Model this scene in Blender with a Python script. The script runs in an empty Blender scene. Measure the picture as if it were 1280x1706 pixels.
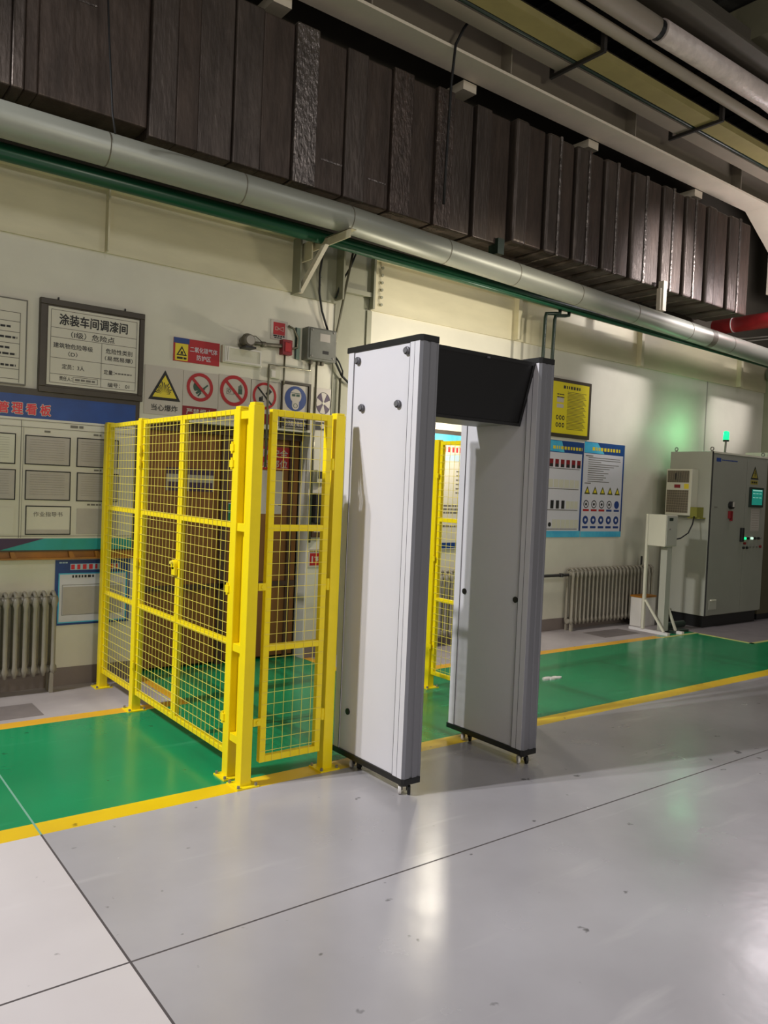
import bpy, math, random
from mathutils import Vector, Matrix
random.seed(7)
SC = bpy.context.scene
COL = SC.collection

# ---------------------------------------------------------------- camera
cam = bpy.data.cameras.new('camera'); cam.sensor_fit = 'HORIZONTAL'; cam.sensor_width = 36
cam.lens = 36 * 1320.386 / 1280; cam.clip_end = 200
camo = bpy.data.objects.new('camera', cam); COL.objects.link(camo)
yaw, pit, rol = math.radians(37.363), math.radians(1.737), math.radians(2.431)
fw = Vector((math.sin(yaw) * math.cos(pit), math.cos(yaw) * math.cos(pit), -math.sin(pit)))
r0 = Vector((math.cos(yaw), -math.sin(yaw), 0)); u0 = r0.cross(fw)
rr = r0 * math.cos(rol) + u0 * math.sin(rol); uu = -r0 * math.sin(rol) + u0 * math.cos(rol)
camo.matrix_world = Matrix(((rr.x, uu.x, -fw.x, 0), (rr.y, uu.y, -fw.y, 0), (rr.z, uu.z, -fw.z, 1.49), (0, 0, 0, 1)))
SC.camera = camo

# ---------------------------------------------------------------- world, light, exposure
SC.view_settings.view_transform = 'Standard'; SC.view_settings.look = 'None'
SC.view_settings.gamma = 1; SC.view_settings.use_curve_mapping = False
SC.view_settings.exposure = 0.08
w = bpy.data.worlds.new('hall'); SC.world = w; w.use_nodes = True
w.node_tree.nodes['Background'].inputs[0].default_value = (1.0, 0.95, 0.86, 1)
w.node_tree.nodes['Background'].inputs[1].default_value = 0.26


def lamp(name, kind, loc, target, power, color=(1, 1, 1), size=0.3, angle=60, blend=0.5):
    l = bpy.data.lights.new(name, kind); l.energy = power; l.color = color
    if kind == 'AREA':
        l.shape = 'DISK'; l.size = size
    else:
        l.shadow_soft_size = size
    if kind == 'SPOT':
        l.spot_size = math.radians(angle); l.spot_blend = blend
    o = bpy.data.objects.new(name, l); COL.objects.link(o); o.location = loc
    d = Vector(target) - Vector(loc)
    o.rotation_euler = d.to_track_quat('-Z', 'Y').to_euler()
    return o


lamp('high_bay_or_fill', 'SPOT', (-3.1, 4.62, 6.0), (2.3, 2.4, 0.6), 930, (0.96, 0.97, 1), 0.06, 66, 0.4)
lamp('high_bay_or_fill', 'SPOT', (-3.6, 4.3, 6.0), (3.2, 1.2, 0.0), 1600, (0.97, 0.97, 1), 0.08, 66, 0.5)
lamp('high_bay_or_fill', 'AREA', (1.5, -1.5, 6.0), (2.0, 1.0, 0), 70, (0.97, 0.96, 1), 1.2)  # added overhead fill for the near floor, no known lamp
lamp('high_bay_or_fill', 'AREA', (1.5, -5.5, 2.6), (2.5, 5.7, 2.4), 125, (1, 0.94, 0.80), 1.5)  # added low fill facing the wall, no known lamp
lamp('high_bay_or_fill', 'SPOT', (8.0, 0.5, 3.3), (5.0, 5.76, 2.75), 800, (1, 0.92, 0.78), 0.12, 27, 0.8)  # added low spot, widens the bright wall area right of the column
lamp('work_lamp', 'POINT', (4.74, 5.12, 2.12), (0, 0, 0), 48, (1, 0.91, 0.76), 0.07)
lamp('pipe_lamp', 'POINT', (9.6, 4.45, 4.0), (0, 0, 0), 60, (1, 0.93, 0.97), 0.28)
lamp('wall_patch_fill', 'SPOT', (8.6, 2.8, 4.6), (7.75, 5.76, 2.72), 430, (1, 0.95, 0.98), 0.10, 24, 0.9)  # added spot, makes the bright wall patch above the posters
lamp('wall_patch_fill', 'SPOT', (10.8, 2.8, 4.6), (10.2, 5.76, 2.72), 430, (1, 0.95, 0.98), 0.10, 22, 0.9)  # added spot, makes the bright wall patch above the cabinets
lamp('high_bay_or_fill', 'SPOT', (9.0, 3.2, 4.2), (7.8, 5.25, 4.05), 430, (1, 0.95, 0.97), 0.08, 34, 0.9)  # added spot, brings out highlights on the right half of the duct
lamp('bounce_fill', 'SPOT', (9.8, 3.3, 2.7), (7.6, 5.0, 5.2), 60, (1, 0.92, 0.86), 0.3, 75, 0.9)  # added from below, stands in for floor bounce on the overhead steel
lamp('high_bay_or_fill', 'AREA', (6.5, -2.0, 6.0), (6.5, 1.5, 0), 45, (0.97, 0.97, 1), 1.0)  # added weak fill from the front right, no known lamp

# ---------------------------------------------------------------- materials


def srgb(c):
    if isinstance(c, str):
        c = [int(c[i:i + 2], 16) / 255 for i in (0, 2, 4)]
    return [x / 12.92 if x <= 0.04045 else ((x + 0.055) / 1.055) ** 2.4 for x in c[:3]]


MATS = {}


def mat(name, col, rough=0.5, metal=0.0, var=0.0, scale=3.0, bump=0.0, bscale=40.0, stretch=(1, 1, 1), col2=None, emit=0, thr=None, spec=0.5, coat=0):
    if name in MATS:
        return MATS[name]
    m = bpy.data.materials.new(name); m.use_nodes = True; nt = m.node_tree; N = nt.nodes; L = nt.links
    b = N['Principled BSDF']; c = srgb(col)
    b.inputs['Base Color'].default_value = (*c, 1); b.inputs['Roughness'].default_value = rough
    b.inputs['Metallic'].default_value = metal; b.inputs['Specular IOR Level'].default_value = spec
    b.inputs['Coat Weight'].default_value = coat; b.inputs['Coat Roughness'].default_value = 0.12
    geo = N.new('ShaderNodeNewGeometry'); mp = N.new('ShaderNodeMapping'); mp.inputs['Scale'].default_value = stretch
    L.new(geo.outputs['Position'], mp.inputs['Vector'])
    if var or col2:
        nz = N.new('ShaderNodeTexNoise'); nz.inputs['Scale'].default_value = scale; nz.inputs['Detail'].default_value = 6; nz.inputs['Roughness'].default_value = 0.62
        L.new(mp.outputs[0], nz.inputs['Vector'])
        cr = N.new('ShaderNodeValToRGB'); t0, t1 = thr or (0.3, 0.7)
        cr.color_ramp.elements[0].position = t0; cr.color_ramp.elements[1].position = t1
        c2 = srgb(col2) if col2 else [x * (1 - var) for x in c]
        c1 = c if col2 else [min(1, x * (1 + var * 0.6)) for x in c]
        cr.color_ramp.elements[0].color = (*c2, 1); cr.color_ramp.elements[1].color = (*c1, 1)
        L.new(nz.outputs['Fac'], cr.inputs[0]); L.new(cr.outputs[0], b.inputs['Base Color'])
        mr = N.new('ShaderNodeMapRange'); mr.inputs['To Min'].default_value = min(1, rough * 1.25); mr.inputs['To Max'].default_value = rough * 0.85
        L.new(nz.outputs['Fac'], mr.inputs[0]); L.new(mr.outputs[0], b.inputs['Roughness'])
    if bump:
        n2 = N.new('ShaderNodeTexNoise'); n2.inputs['Scale'].default_value = bscale; n2.inputs['Detail'].default_value = 4
        L.new(mp.outputs[0], n2.inputs['Vector'])
        bp = N.new('ShaderNodeBump'); bp.inputs['Strength'].default_value = bump; bp.inputs['Distance'].default_value = 0.02
        L.new(n2.outputs['Fac'], bp.inputs['Height']); L.new(bp.outputs[0], b.inputs['Normal'])
    if emit:
        b.inputs['Emission Color'].default_value = (*c, 1); b.inputs['Emission Strength'].default_value = emit
    MATS[name] = m
    return m


def floor_mat(name, base, dark, scuff, rough):
    """painted or bare concrete: broad tone drift, scuffs drawn along the floor, small spots"""
    m = bpy.data.materials.new(name); m.use_nodes = True; nt = m.node_tree; N = nt.nodes; L = nt.links
    b = N['Principled BSDF']; geo = N.new('ShaderNodeNewGeometry')

    def noise(scale, det, stretch=None, rot=0):
        n = N.new('ShaderNodeTexNoise'); n.inputs['Scale'].default_value = scale; n.inputs['Detail'].default_value = det
        mp = N.new('ShaderNodeMapping'); mp.inputs['Scale'].default_value = stretch or (1, 1, 1); mp.inputs['Rotation'].default_value = (0, 0, rot)
        L.new(geo.outputs['Position'], mp.inputs['Vector']); L.new(mp.outputs[0], n.inputs['Vector'])
        return n.outputs['Fac']

    def ramp(f, a, b_):
        r = N.new('ShaderNodeMapRange'); r.inputs['From Min'].default_value = a; r.inputs['From Max'].default_value = b_
        L.new(f, r.inputs[0]); return r.outputs[0]

    def mix(f, c1, c2):
        x = N.new('ShaderNodeMix'); x.data_type = 'RGBA'
        L.new(f, x.inputs[0])
        for i, c in ((6, c1), (7, c2)):
            if isinstance(c, (list, tuple)):
                x.inputs[i].default_value = (*c, 1)
            else:
                L.new(c, x.inputs[i])
        return x.outputs[2]
    c = mix(ramp(noise(0.9, 5), 0.35, 0.68), srgb(dark), srgb(base))
    c = mix(ramp(noise(2.2, 8, (0.5, 3.2, 1), 0.7), 0.62, 0.95), c, srgb(scuff))
    c = mix(ramp(noise(11, 3), 0.70, 0.745), c, [x * 0.45 for x in srgb(dark)])
    L.new(c, b.inputs['Base Color'])
    b.inputs['Specular IOR Level'].default_value = 0.8
    r = N.new('ShaderNodeMapRange'); r.inputs['To Min'].default_value = rough * 0.6; r.inputs['To Max'].default_value = rough * 1.5
    L.new(noise(3.5, 6), r.inputs[0]); L.new(r.outputs[0], b.inputs['Roughness'])
    bp = N.new('ShaderNodeBump'); bp.inputs['Strength'].default_value = 0.12; bp.inputs['Distance'].default_value = 0.01
    L.new(noise(7, 4), bp.inputs['Height']); L.new(bp.outputs[0], b.inputs['Normal'])
    return m


M = {}
M['floor'] = floor_mat('grey_floor_paint', 'aeaaad', '989496', 'c0bbbb', 0.23)
M['slab'] = floor_mat('pale_floor_paint', 'ccc5c4', 'c0b8b7', 'd4cecd', 0.30)
M['bare'] = floor_mat('bare_concrete', 'b2a9a6', '8b8281', 'cdc6c3', 0.55)
M['green'] = floor_mat('green_floor_paint', '068c56', '057a4a', '45a878', 0.20)
M['line'] = floor_mat('yellow_line_paint', 'e3c007', 'd0a913', 'e8cf5a', 0.35)
M['oline'] = floor_mat('worn_yellow_line', 'e0b21a', 'cf8f2c', 'dcc27a', 0.4)
M['joint'] = mat('joint', '4a4342', 0.9)
M['wall'] = mat('wall_plaster', 'd0cbb9', 0.55, var=0.10, scale=1.1, bump=0.08, bscale=9)
M['skirt'] = mat('grey_dado', '7d716b', 0.6, var=0.12, scale=2)
M['beam'] = mat('cream_steel', 'c9c09f', 0.45, var=0.18, scale=1.3, stretch=(0.5, 1, 2))
M['beamdim'] = mat('grey_brown_steel', '8d8373', 0.6, var=0.15, scale=1)
M['flange'] = mat('pale_steel', 'd6cbb6', 0.5, var=0.12, scale=1.5)
M['dark'] = mat('roof_dark', '2c2b28', 0.8, var=0.2, scale=2)
M['tray'] = mat('yellow_tray', '8f8452', 0.5, var=0.15)
M['black'] = mat('black_plastic', '141414', 0.4)
M['blacksteel'] = mat('black_steel', '262321', 0.5)
M['yellow'] = mat('yellow_paint', 'eed40a', 0.33, var=0.06, scale=5)
M['wire'] = mat('yellow_wire', 'e6d45a', 0.4)
M['bolt'] = mat('zinc', '86827a', 0.5, 0.5)
M['panel'] = mat('white_laminate', 'c9c6ca', 0.42, var=0.03, scale=2)
M['alu'] = mat('aluminium', '8d8d93', 0.34, 0.75, var=0.05, scale=6, stretch=(1, 1, 0.1))
M['aludark'] = mat('aluminium_groove', '55565d', 0.4, 0.7)
M['screen'] = mat('dark_screen', '0b0b0b', 0.35)
M['knob'] = mat('grey_knob', '4f4d52', 0.35)
M['housing'] = mat('grey_housing', '8b877f', 0.5)
M['duct'] = mat('duct_foil', '554b44', 0.40, 0.55, var=0.40, scale=3.0, bump=0.35, bscale=14, stretch=(2.5, 1, 0.5))
M['duct2'] = mat('duct_foil_brown', '4e423a', 0.45, 0.5, var=0.40, scale=4.0, bump=0.3, bscale=10, stretch=(2.5, 1, 0.6))
M['foil'] = mat('crumpled_foil', '7d746e', 0.30, 0.8, var=0.4, scale=9, bump=0.6, bscale=30, stretch=(1.6, 1, 0.7))
M['foil2'] = mat('dull_foil', '5c5049', 0.36, 0.6, var=0.5, scale=8, bump=0.55, bscale=26, stretch=(1.6, 1, 0.7))
M['pipe'] = mat('silver_lagging', '9b9c90', 0.40, 0.3, var=0.12, scale=2, stretch=(0.4, 1, 1))
M['gpipe'] = mat('green_pipe', '0c4a30', 0.3, var=0.1)
M['dkgreen'] = mat('dark_green_pipe', '1b2b22', 0.4)
M['redpipe'] = mat('red_pipe', 'd8343c', 0.35, var=0.12, scale=6)
M['white'] = mat('white_paint', 'd6d0c6', 0.45)
M['paper'] = mat('paper', 'c9c3b2', 0.6)
M['paper2'] = mat('paper_grey', 'a8a096', 0.35, var=0.08, scale=6)
M['ink'] = mat('black_ink', '1a1815', 0.6)
M['inkgrey'] = mat('grey_ink', '6b665c', 0.6)
M['frame'] = mat('brown_frame', '3a3020', 0.4, var=0.15, scale=8)
M['red'] = mat('sign_red', 'a6161a', 0.45)
M['redtext'] = mat('letter_red', 'c8202c', 0.45)
M['darkred'] = mat('dark_red', '7c0f18', 0.4)
M['signyellow'] = mat('sign_yellow', 'd8c22a', 0.45)
M['posteryellow'] = mat('poster_yellow', 'd3c100', 0.5)
M['blue'] = mat('board_blue', '10448c', 0.4, col2='0b2d66', scale=2)
M['signblue'] = mat('sign_blue', '1d3a78', 0.45)
M['navy'] = mat('navy', '151a4a', 0.45)
M['teal'] = mat('board_teal', '1c97a2', 0.4, col2='138a78', scale=2)
M['cyan'] = mat('board_cyan', '1a8fc0', 0.4, col2='5fc3d6', scale=3)
M['paleblue'] = mat('pale_blue', 'a9bfca', 0.5)
M['signgreen'] = mat('sign_green', '0c7a3a', 0.45)
M['purple'] = mat('aubergine', '3a2142', 0.5)
M['brown'] = mat('brown_wood', '85592c', 0.5, var=0.22, scale=2.5, stretch=(3, 1, 0.3), spec=0.3)
M['brown2'] = mat('dark_brown_wood', '46301e', 0.55, var=0.2, scale=3, stretch=(3, 1, 0.3))
M['amber'] = mat('amber_wood', 'a0671a', 0.4, var=0.3, scale=4)
M['radiator'] = mat('radiator_paint', '918a7c', 0.4, var=0.14, scale=5)
M['greybox'] = mat('grey_enclosure', '75756c', 0.5, var=0.15, scale=10)
M['cabinet'] = mat('cabinet_paint', 'a3a294', 0.42, var=0.04, scale=2)
M['cabfront'] = mat('cabinet_front_paint', '86867a', 0.42, var=0.05, scale=2)
M['cream'] = mat('cream_paint', 'c6c2ae', 0.4)
M['vent'] = mat('vent_dark', '3b3226', 0.6)
M['greenglow'] = mat('green_lens_lit', '16e083', 0.3, emit=1.6)
M['screenlit'] = mat('touch_screen_lit', '1f9a88', 0.3, emit=0.25)
M['whitelit'] = mat('pilot_lens_lit', 'd8ffe8', 0.3, emit=0.8)
M['conduit'] = mat('steel_conduit', '77735f', 0.35, 0.6)
M['rubber'] = mat('black_rubber', '121212', 0.6)
M['wheel'] = mat('caster_white', 'cfcac6', 0.4)
M['rust'] = mat('old_steel', '6c6658', 0.5, 0.3, var=0.3, scale=20)
M['column'] = mat('column_paint', '8f8d76', 0.45, var=0.14, scale=2)
M['upperwall'] = mat('upper_wall', '4b463c', 0.8)

# ---------------------------------------------------------------- mesh helpers


class MB:
    def __init__(s):
        s.v = []; s.f = []; s.mi = []; s.m = 0

    def add(s, vs, fs):
        o = len(s.v); s.v += [tuple(v) for v in vs]
        for f in fs:
            s.f.append([o + i for i in f]); s.mi.append(s.m)
        return s

    def box(s, x0, y0, z0, x1, y1, z1):
        vs = [(x, y, z) for z in (z0, z1) for x, y in ((x0, y0), (x1, y0), (x1, y1), (x0, y1))]
        return s.add(vs, [(3, 2, 1, 0), (4, 5, 6, 7), (0, 1, 5, 4), (1, 2, 6, 5), (2, 3, 7, 6), (3, 0, 4, 7)])

    def quad(s, a, b, c, d):
        return s.add([a, b, c, d], [(0, 1, 2, 3)])

    def tube(s, pts, r, n=12, cap=True):
        pts = [Vector(p) for p in pts]; rings = []
        prev = None
        for i, p in enumerate(pts):
            if i == 0:
                t = pts[1] - p
            elif i == len(pts) - 1:
                t = p - pts[i - 1]
            else:
                t = (pts[i + 1] - p).normalized() + (p - pts[i - 1]).normalized()
            t.normalize()
            if prev is None:
                a = Vector((0, 0, 1)) if abs(t.z) < 0.9 else Vector((1, 0, 0))
                u = t.cross(a).normalized()
            else:
                u = (prev - t * prev.dot(t)).normalized()
            prev = u; v = t.cross(u)
            ri = r[i] if isinstance(r, (list, tuple)) else r
            rings.append([p + (u * math.cos(2 * math.pi * (k + 0.5) / n) + v * math.sin(2 * math.pi * (k + 0.5) / n)) * ri for k in range(n)])
        vs = [q for ring in rings for q in ring]; fs = []
        for i in range(len(rings) - 1):
            for k in range(n):
                fs.append((i * n + k, i * n + (k + 1) % n, (i + 1) * n + (k + 1) % n, (i + 1) * n + k))
        if cap:
            fs.append(tuple(range(n - 1, -1, -1))); fs.append(tuple((len(rings) - 1) * n + k for k in range(n)))
        return s.add(vs, fs)

    def prism(s, outline, fn, d0, d1):
        """outline of 2D points; fn(u,v,d) -> 3D"""
        n = len(outline)
        vs = [fn(u, v, d0) for u, v in outline] + [fn(u, v, d1) for u, v in outline]
        fs = [tuple(range(n)), tuple(range(2 * n - 1, n - 1, -1))]
        for i in range(n):
            j = (i + 1) % n
            fs.append((i, i + n, j + n, j))
        return s.add(vs, fs)

    def build(s, name, m, parent=None, smooth=False, bevel=0, seg=2):
        me = bpy.data.meshes.new(name); me.from_pydata(s.v, [], s.f)
        ms = m if isinstance(m, list) else [m]
        for x in ms:
            me.materials.append(x)
        if len(ms) > 1:
            for p, i in zip(me.polygons, s.mi):
                p.material_index = i
        if smooth:
            for p in me.polygons:
                p.use_smooth = len(p.vertices) == 4
        me.update()
        o = bpy.data.objects.new(name, me); COL.objects.link(o)
        if parent is not None:
            o.parent = parent
            # geometry is given in world space while the parent may be an Empty with a location
            me.transform(Matrix.Translation(-world_loc(parent)))
        if bevel:
            b = o.modifiers.new('bevel', 'BEVEL'); b.width = bevel; b.segments = seg; b.limit_method = 'ANGLE'; b.angle_limit = math.radians(50)
        return o


def world_loc(o):
    p = Vector((0, 0, 0))
    while o is not None:
        p += o.location; o = o.parent
    return p


def tag(o, label=None, cat=None, group=None, kind=None):
    if label: o['label'] = label
    if cat: o['category'] = cat
    if group: o['group'] = group
    if kind: o['kind'] = kind
    return o


def thing(name, loc, label, cat, group=None):
    o = bpy.data.objects.new(name, None); COL.objects.link(o); o.location = loc; o.empty_display_size = 0.1
    return tag(o, label, cat, group)


def struct(mb, name, m, **k):
    return tag(mb.build(name, m, **k), kind='structure')


def copy_tree(o, parent=None, loc=None):
    c = o.copy(); COL.objects.link(c); c.parent = parent
    if loc is not None: c.location = loc
    for ch in list(o.children): copy_tree(ch, c)
    return c


# ---- flat artwork on a sign: local u to the right, v up, layers stand proud of the board
class Face:
    """mapping of (u, v, depth) onto a plane; facing -Y by default, or -X"""

    def __init__(s, origin, axis='-Y'):
        s.o = Vector(origin); s.axis = axis

    def __call__(s, u, v, d):
        if s.axis == '-Y':
            return (s.o.x + u, s.o.y - d, s.o.z + v)
        return (s.o.x - d, s.o.y - u, s.o.z + v)     # faces -X, u runs towards -Y


def rect(u0, v0, u1, v1): return [(u0, v0), (u1, v0), (u1, v1), (u0, v1)]


def disc(cu, cv, r, n=28, ry=None): return [(cu + r * math.cos(2 * math.pi * i / n), cv + (ry or r) * math.sin(2 * math.pi * i / n)) for i in range(n)]


def bar(a, b, w):
    a = Vector(a); b = Vector(b); t = (b - a).normalized(); n = Vector((-t.y, t.x)) * w / 2
    return [tuple(a - n), tuple(b - n), tuple(b + n), tuple(a + n)]


def art(name, face, m, polys, parent, layer=1, base=0.0, label=None, step=0.0012):
    mb = MB()
    for i, p in enumerate(polys):
        mb.prism(p, face, base + step * (layer - 1) + 0.0001, base + step * layer + 3e-5 * (i % 9))
    o = mb.build(name, m, parent)
    if label: o['label'] = label
    return o


def ringpolys(cu, cv, r0, r1, n=28):
    out = []
    for i in range(n):
        a, b = 2 * math.pi * i / n, 2 * math.pi * (i + 1) / n
        out.append([(cu + r0 * math.cos(a), cv + r0 * math.sin(a)), (cu + r1 * math.cos(a), cv + r1 * math.sin(a)),
                    (cu + r1 * math.cos(b), cv + r1 * math.sin(b)), (cu + r0 * math.cos(b), cv + r0 * math.sin(b))])
    return out


def framepolys(u0, v0, u1, v1, t):
    return [rect(u0, v0, u1, v0 + t), rect(u0, v1 - t, u1, v1), rect(u0, v0 + t, u0 + t, v1 - t), rect(u1 - t, v0 + t, u1, v1 - t)]


def tri(cu, cv, w, h): return [(cu - w / 2, cv - h / 2), (cu + w / 2, cv - h / 2), (cu, cv + h / 2)]


def textmesh(mb, s, face, u0, v0, wdt, hgt, base, bold=0.0, th=0.0008, spacing=1.0):
    """letters fitted to a box (u0, v0, wdt, hgt)"""
    c = bpy.data.curves.new('tmp', 'FONT'); c.body = s; c.resolution_u = 3; c.space_character = spacing
    o = bpy.data.objects.new('tmp', c); COL.objects.link(o)
    dg = bpy.context.evaluated_depsgraph_get(); me = o.evaluated_get(dg).to_mesh()
    vs = [v.co.copy() for v in me.vertices]; fs = [tuple(p.vertices) for p in me.polygons]
    o.evaluated_get(dg).to_mesh_clear()
    if vs:
        x0, x1 = min(v.x for v in vs), max(v.x for v in vs); y0, y1 = min(v.y for v in vs), max(v.y for v in vs)
        sx = wdt / max(1e-6, x1 - x0); sy = hgt / max(1e-6, y1 - y0)
        n = 1 if bold <= 0 else 8
        for k in range(n):      # strokes thickened by small shifts of the outline
            dx = bold * hgt * .55 * math.cos(2 * math.pi * k / n) if n > 1 else 0; dy = bold * hgt * .55 * math.sin(2 * math.pi * k / n) if n > 1 else 0
            mb.add([face(u0 + dx + (v.x - x0) * sx, v0 + dy + (v.y - y0) * sy, base + th + k * 2e-5) for v in vs], fs)
    bpy.data.objects.remove(o); bpy.data.curves.remove(c)


def lettering(parent, face, m, items, base, name='lettering', bold=0.02):
    mb = MB()
    for it in items:
        textmesh(mb, it[0], face, it[1], it[2], it[3], it[4], base, bold)
    return mb.build(name, m, parent)


def textlines(u0, u1, v1, v0, n, th, seed=0, ragged=0.15, cell=None):
    """rows of small marks for print too small to read"""
    rnd = random.Random(seed); out = []
    for i in range(n):
        v = v1 - (v1 - v0) * (i + 0.5) / n; u = u0; ue = u1 - (u1 - u0) * rnd.random() * ragged
        while u < ue:
            wd = (cell or th * 2.2) * (0.6 + rnd.random() * 0.8)
            out.append(rect(u, v - th / 2, min(ue, u + wd), v + th / 2)); u += wd + th * 0.5
    return out


# ================================================================= SETTING
WY = 5.76          # plane of the near wall
# ---- floor: one mesh, painted zones
YS = [-7, 2.337, 2.345, 3.39, 3.515, 4.92, 5.03, WY + 0.5]
mb = MB()
zone = {'gray': 0, 'slab': 1, 'bare': 2, 'green': 3, 'line': 4, 'oline': 5, 'joint': 6}
XS = [-6, 0.876, 0.884, 2.19, 3.60, 7.62, 8.22, 8.28, 15]
for i in range(len(XS) - 1):
    for j in range(len(YS) - 1):
        xa, xb, ya, yb = XS[i], XS[i + 1], YS[j], YS[j + 1]; xm = (xa + xb) / 2; ym = (ya + yb) / 2
        if ym < 3.39:
            z = 'slab' if xm < 0.876 else 'gray'
            if 0.876 < xm < 0.884 or 2.337 < ym < 2.345: z = 'joint'
        elif ym < 3.515: z = 'line'
        elif ym < 4.92: z = 'green'
        elif ym < 5.03:
            z = 'green' if (2.19 < xm < 3.60 or xm > 7.62) else 'oline'
        else:
            z = 'green' if 2.19 < xm < 3.60 else 'bare'
        mb.m = zone[z]
        mb.quad((xa, ya, 0), (xb, ya, 0), (xb, yb, 0), (xa, yb, 0))
struct(mb, 'floor', [M['floor'], M['slab'], M['bare'], M['green'], M['line'], M['oline'], M['joint']])
# faint cut joint running across the green lane, and the strips that edge its jogs
mb = MB(); mb.box(0.876, 3.39, 0.0, 0.884, 4.95, 0.0012); struct(mb, 'trim_1', mat('joint_in_green', '6f9a86', 0.6))
mb = MB(); mb.box(3.59, 5.03, 0, 3.66, WY, 0.002); mb.box(2.13, 5.03, 0, 2.2, WY, 0.002); struct(mb, 'trim_2', M['oline'])
mb = MB(); mb.box(8.25, 4.25, 0, 8.29, 4.88, 0.003); mb.box(8.25, 4.25, 0, 15, 4.29, 0.003)
mb.box(7.62, 4.90, 0, 8.29, 4.94, 0.003); struct(mb, 'trim_3', mat('pale_yellow_line', 'b9b66a', 0.5))
mb = MB(); mb.box(8.29, 4.29, 0, 15, 5.8, 0.002); struct(mb, 'trim_4', mat('grey_strip_floor', '77706f', 0.5, var=0.15))

mb = MB(); mb.box(.70, 5.10, 0, 1.32, 5.40, .0015); mb.box(7.0, 5.2, 0, 7.62, 5.50, .0015)  # first box darker concrete, second box shade painted before the long radiator
struct(mb, 'trim_18', mat('dark_concrete_and_shade', '746b68', .55, var=.15, scale=4))
# ---- walls
DX0, DX1, DH = 2.15, 3.58, 1.93
mb = MB()
mb.box(-6, WY, 0, DX0, WY + 0.16, 3.07); mb.box(DX1, WY, 0, 3.77, WY + 0.16, 3.07); mb.box(DX0, WY, DH, DX1, WY + 0.16, 3.07)
mb.box(4.15, WY, 0, 11.1, WY + 0.16, 3.07)
struct(mb, 'wall_back', M['wall'])
mb = MB(); mb.box(DX0 - 0.05, WY + 0.55, 0, DX1 + 0.05, WY + 0.7, 2.2); mb.box(-6, WY + 0.16, 3.0, 15, WY + 0.4, 6.4)
mb.box(DX0 - .1, WY + .16, 0, DX0 - .05, WY + .6, 2.2); mb.box(DX1 + .0, WY + .16, 0, DX1 + .05, WY + .6, 2.2); mb.box(DX0 - .1, WY + .16, 2.15, DX1 + .1, WY + .6, 2.2)
struct(mb, 'wall_upper', M['upperwall'])
mb = MB(); mb.box(11.1, WY - 0.1, 0, 15, WY + 0.3, 3.3); struct(mb, 'wall_far', M['column'])
mb = MB(); mb.box(15, -7, 0, 15.2, 6.4, 6.4); struct(mb, 'wall_right', M['beamdim'])
mb = MB(); mb.box(-6, -7, 6.4, 15.2, 6.4, 6.5)
for x in [i * 0.25 - 6 for i in range(84)]:
    mb.box(x, -7, 6.37, x + 0.07, 6.4, 6.4)
struct(mb, 'ceiling', M['dark'])
mb = MB(); mb.box(-6, WY - 0.004, 0, DX0, WY, 0.13); mb.box(3.6, WY - 0.004, 0, 3.77, WY, 0.13); mb.box(4.15, WY - 0.004, 0, 8.6, WY, 0.13)
struct(mb, 'baseboard_back', M['skirt'])
# lit hollow moulding above the sign row and joint in the right wall
mb = MB(); mb.box(9.62, WY - 0.004, 2.0, 9.64, WY, 3.07); struct(mb, 'trim_5', mat('wall_seam', '9b948a', 0.6))

# ---- steel column between the two wall panels
mb = MB(); mb.box(3.77, WY - 0.01, 0, 4.15, WY + 0.02, 3.30); mb.box(3.77, WY + 0.02, 0, 3.79, WY + .3, 3.2)
mb.box(4.10, WY - 0.025, 0, 4.15, WY - 0.01, 3.05)
struct(mb, 'trim_6', M['column'])

# ---- wall beam over the wall: web, flanges, stiffeners, each bay its own piece
mb = MB()
mb.box(-6, WY - 0.02, 3.07, 3.33, WY + 0.0, 3.50); mb.box(-6, WY - 0.09, 3.50, 3.33, WY + 0.08, 3.53)
for x in (-1.2, 0.3, 1.80):
    mb.box(x, WY - 0.085, 3.07, x + 0.012, WY - 0.02, 3.50)
struct(mb, 'trim_7', M['beam'])
mb = MB()
mb.box(4.14, WY - 0.02, 3.06, 15, WY, 3.50); mb.box(4.14, WY - 0.10, 3.50, 15, WY + 0.08, 3.53)
for x in (5.95, 8.05, 10.3, 12.5):
    mb.box(x, WY - 0.085, 3.06, x + 0.05, WY - 0.02, 3.50)
struct(mb, 'trim_8', M['beam'])
mb = MB()   # column head between the beams
mb.box(3.33, WY - 0.03, 3.05, 3.77, WY, 3.55); mb.box(3.33, WY - 0.14, 3.05, 3.345, WY - 0.03, 3.55)
mb.box(3.755, WY - 0.14, 3.07, 3.77, WY - 0.03, 3.55); mb.box(3.77, WY - 0.03, 3.20, 4.13, WY, 3.52)
mb.box(3.77, WY - 0.06, 3.16, 4.13, WY, 3.20); mb.box(4.12, WY - 0.08, 3.06, 4.14, WY - 0.02, 3.5)
for k in range(6):
    for x in (3.60, 4.24):
        mb.tube([(x, WY - 0.03, 3.12 + k * 0.065), (x, WY - 0.045, 3.12 + k * 0.065)], 0.014, 6)
struct(mb, 'trim_9', M['column'])

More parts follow.
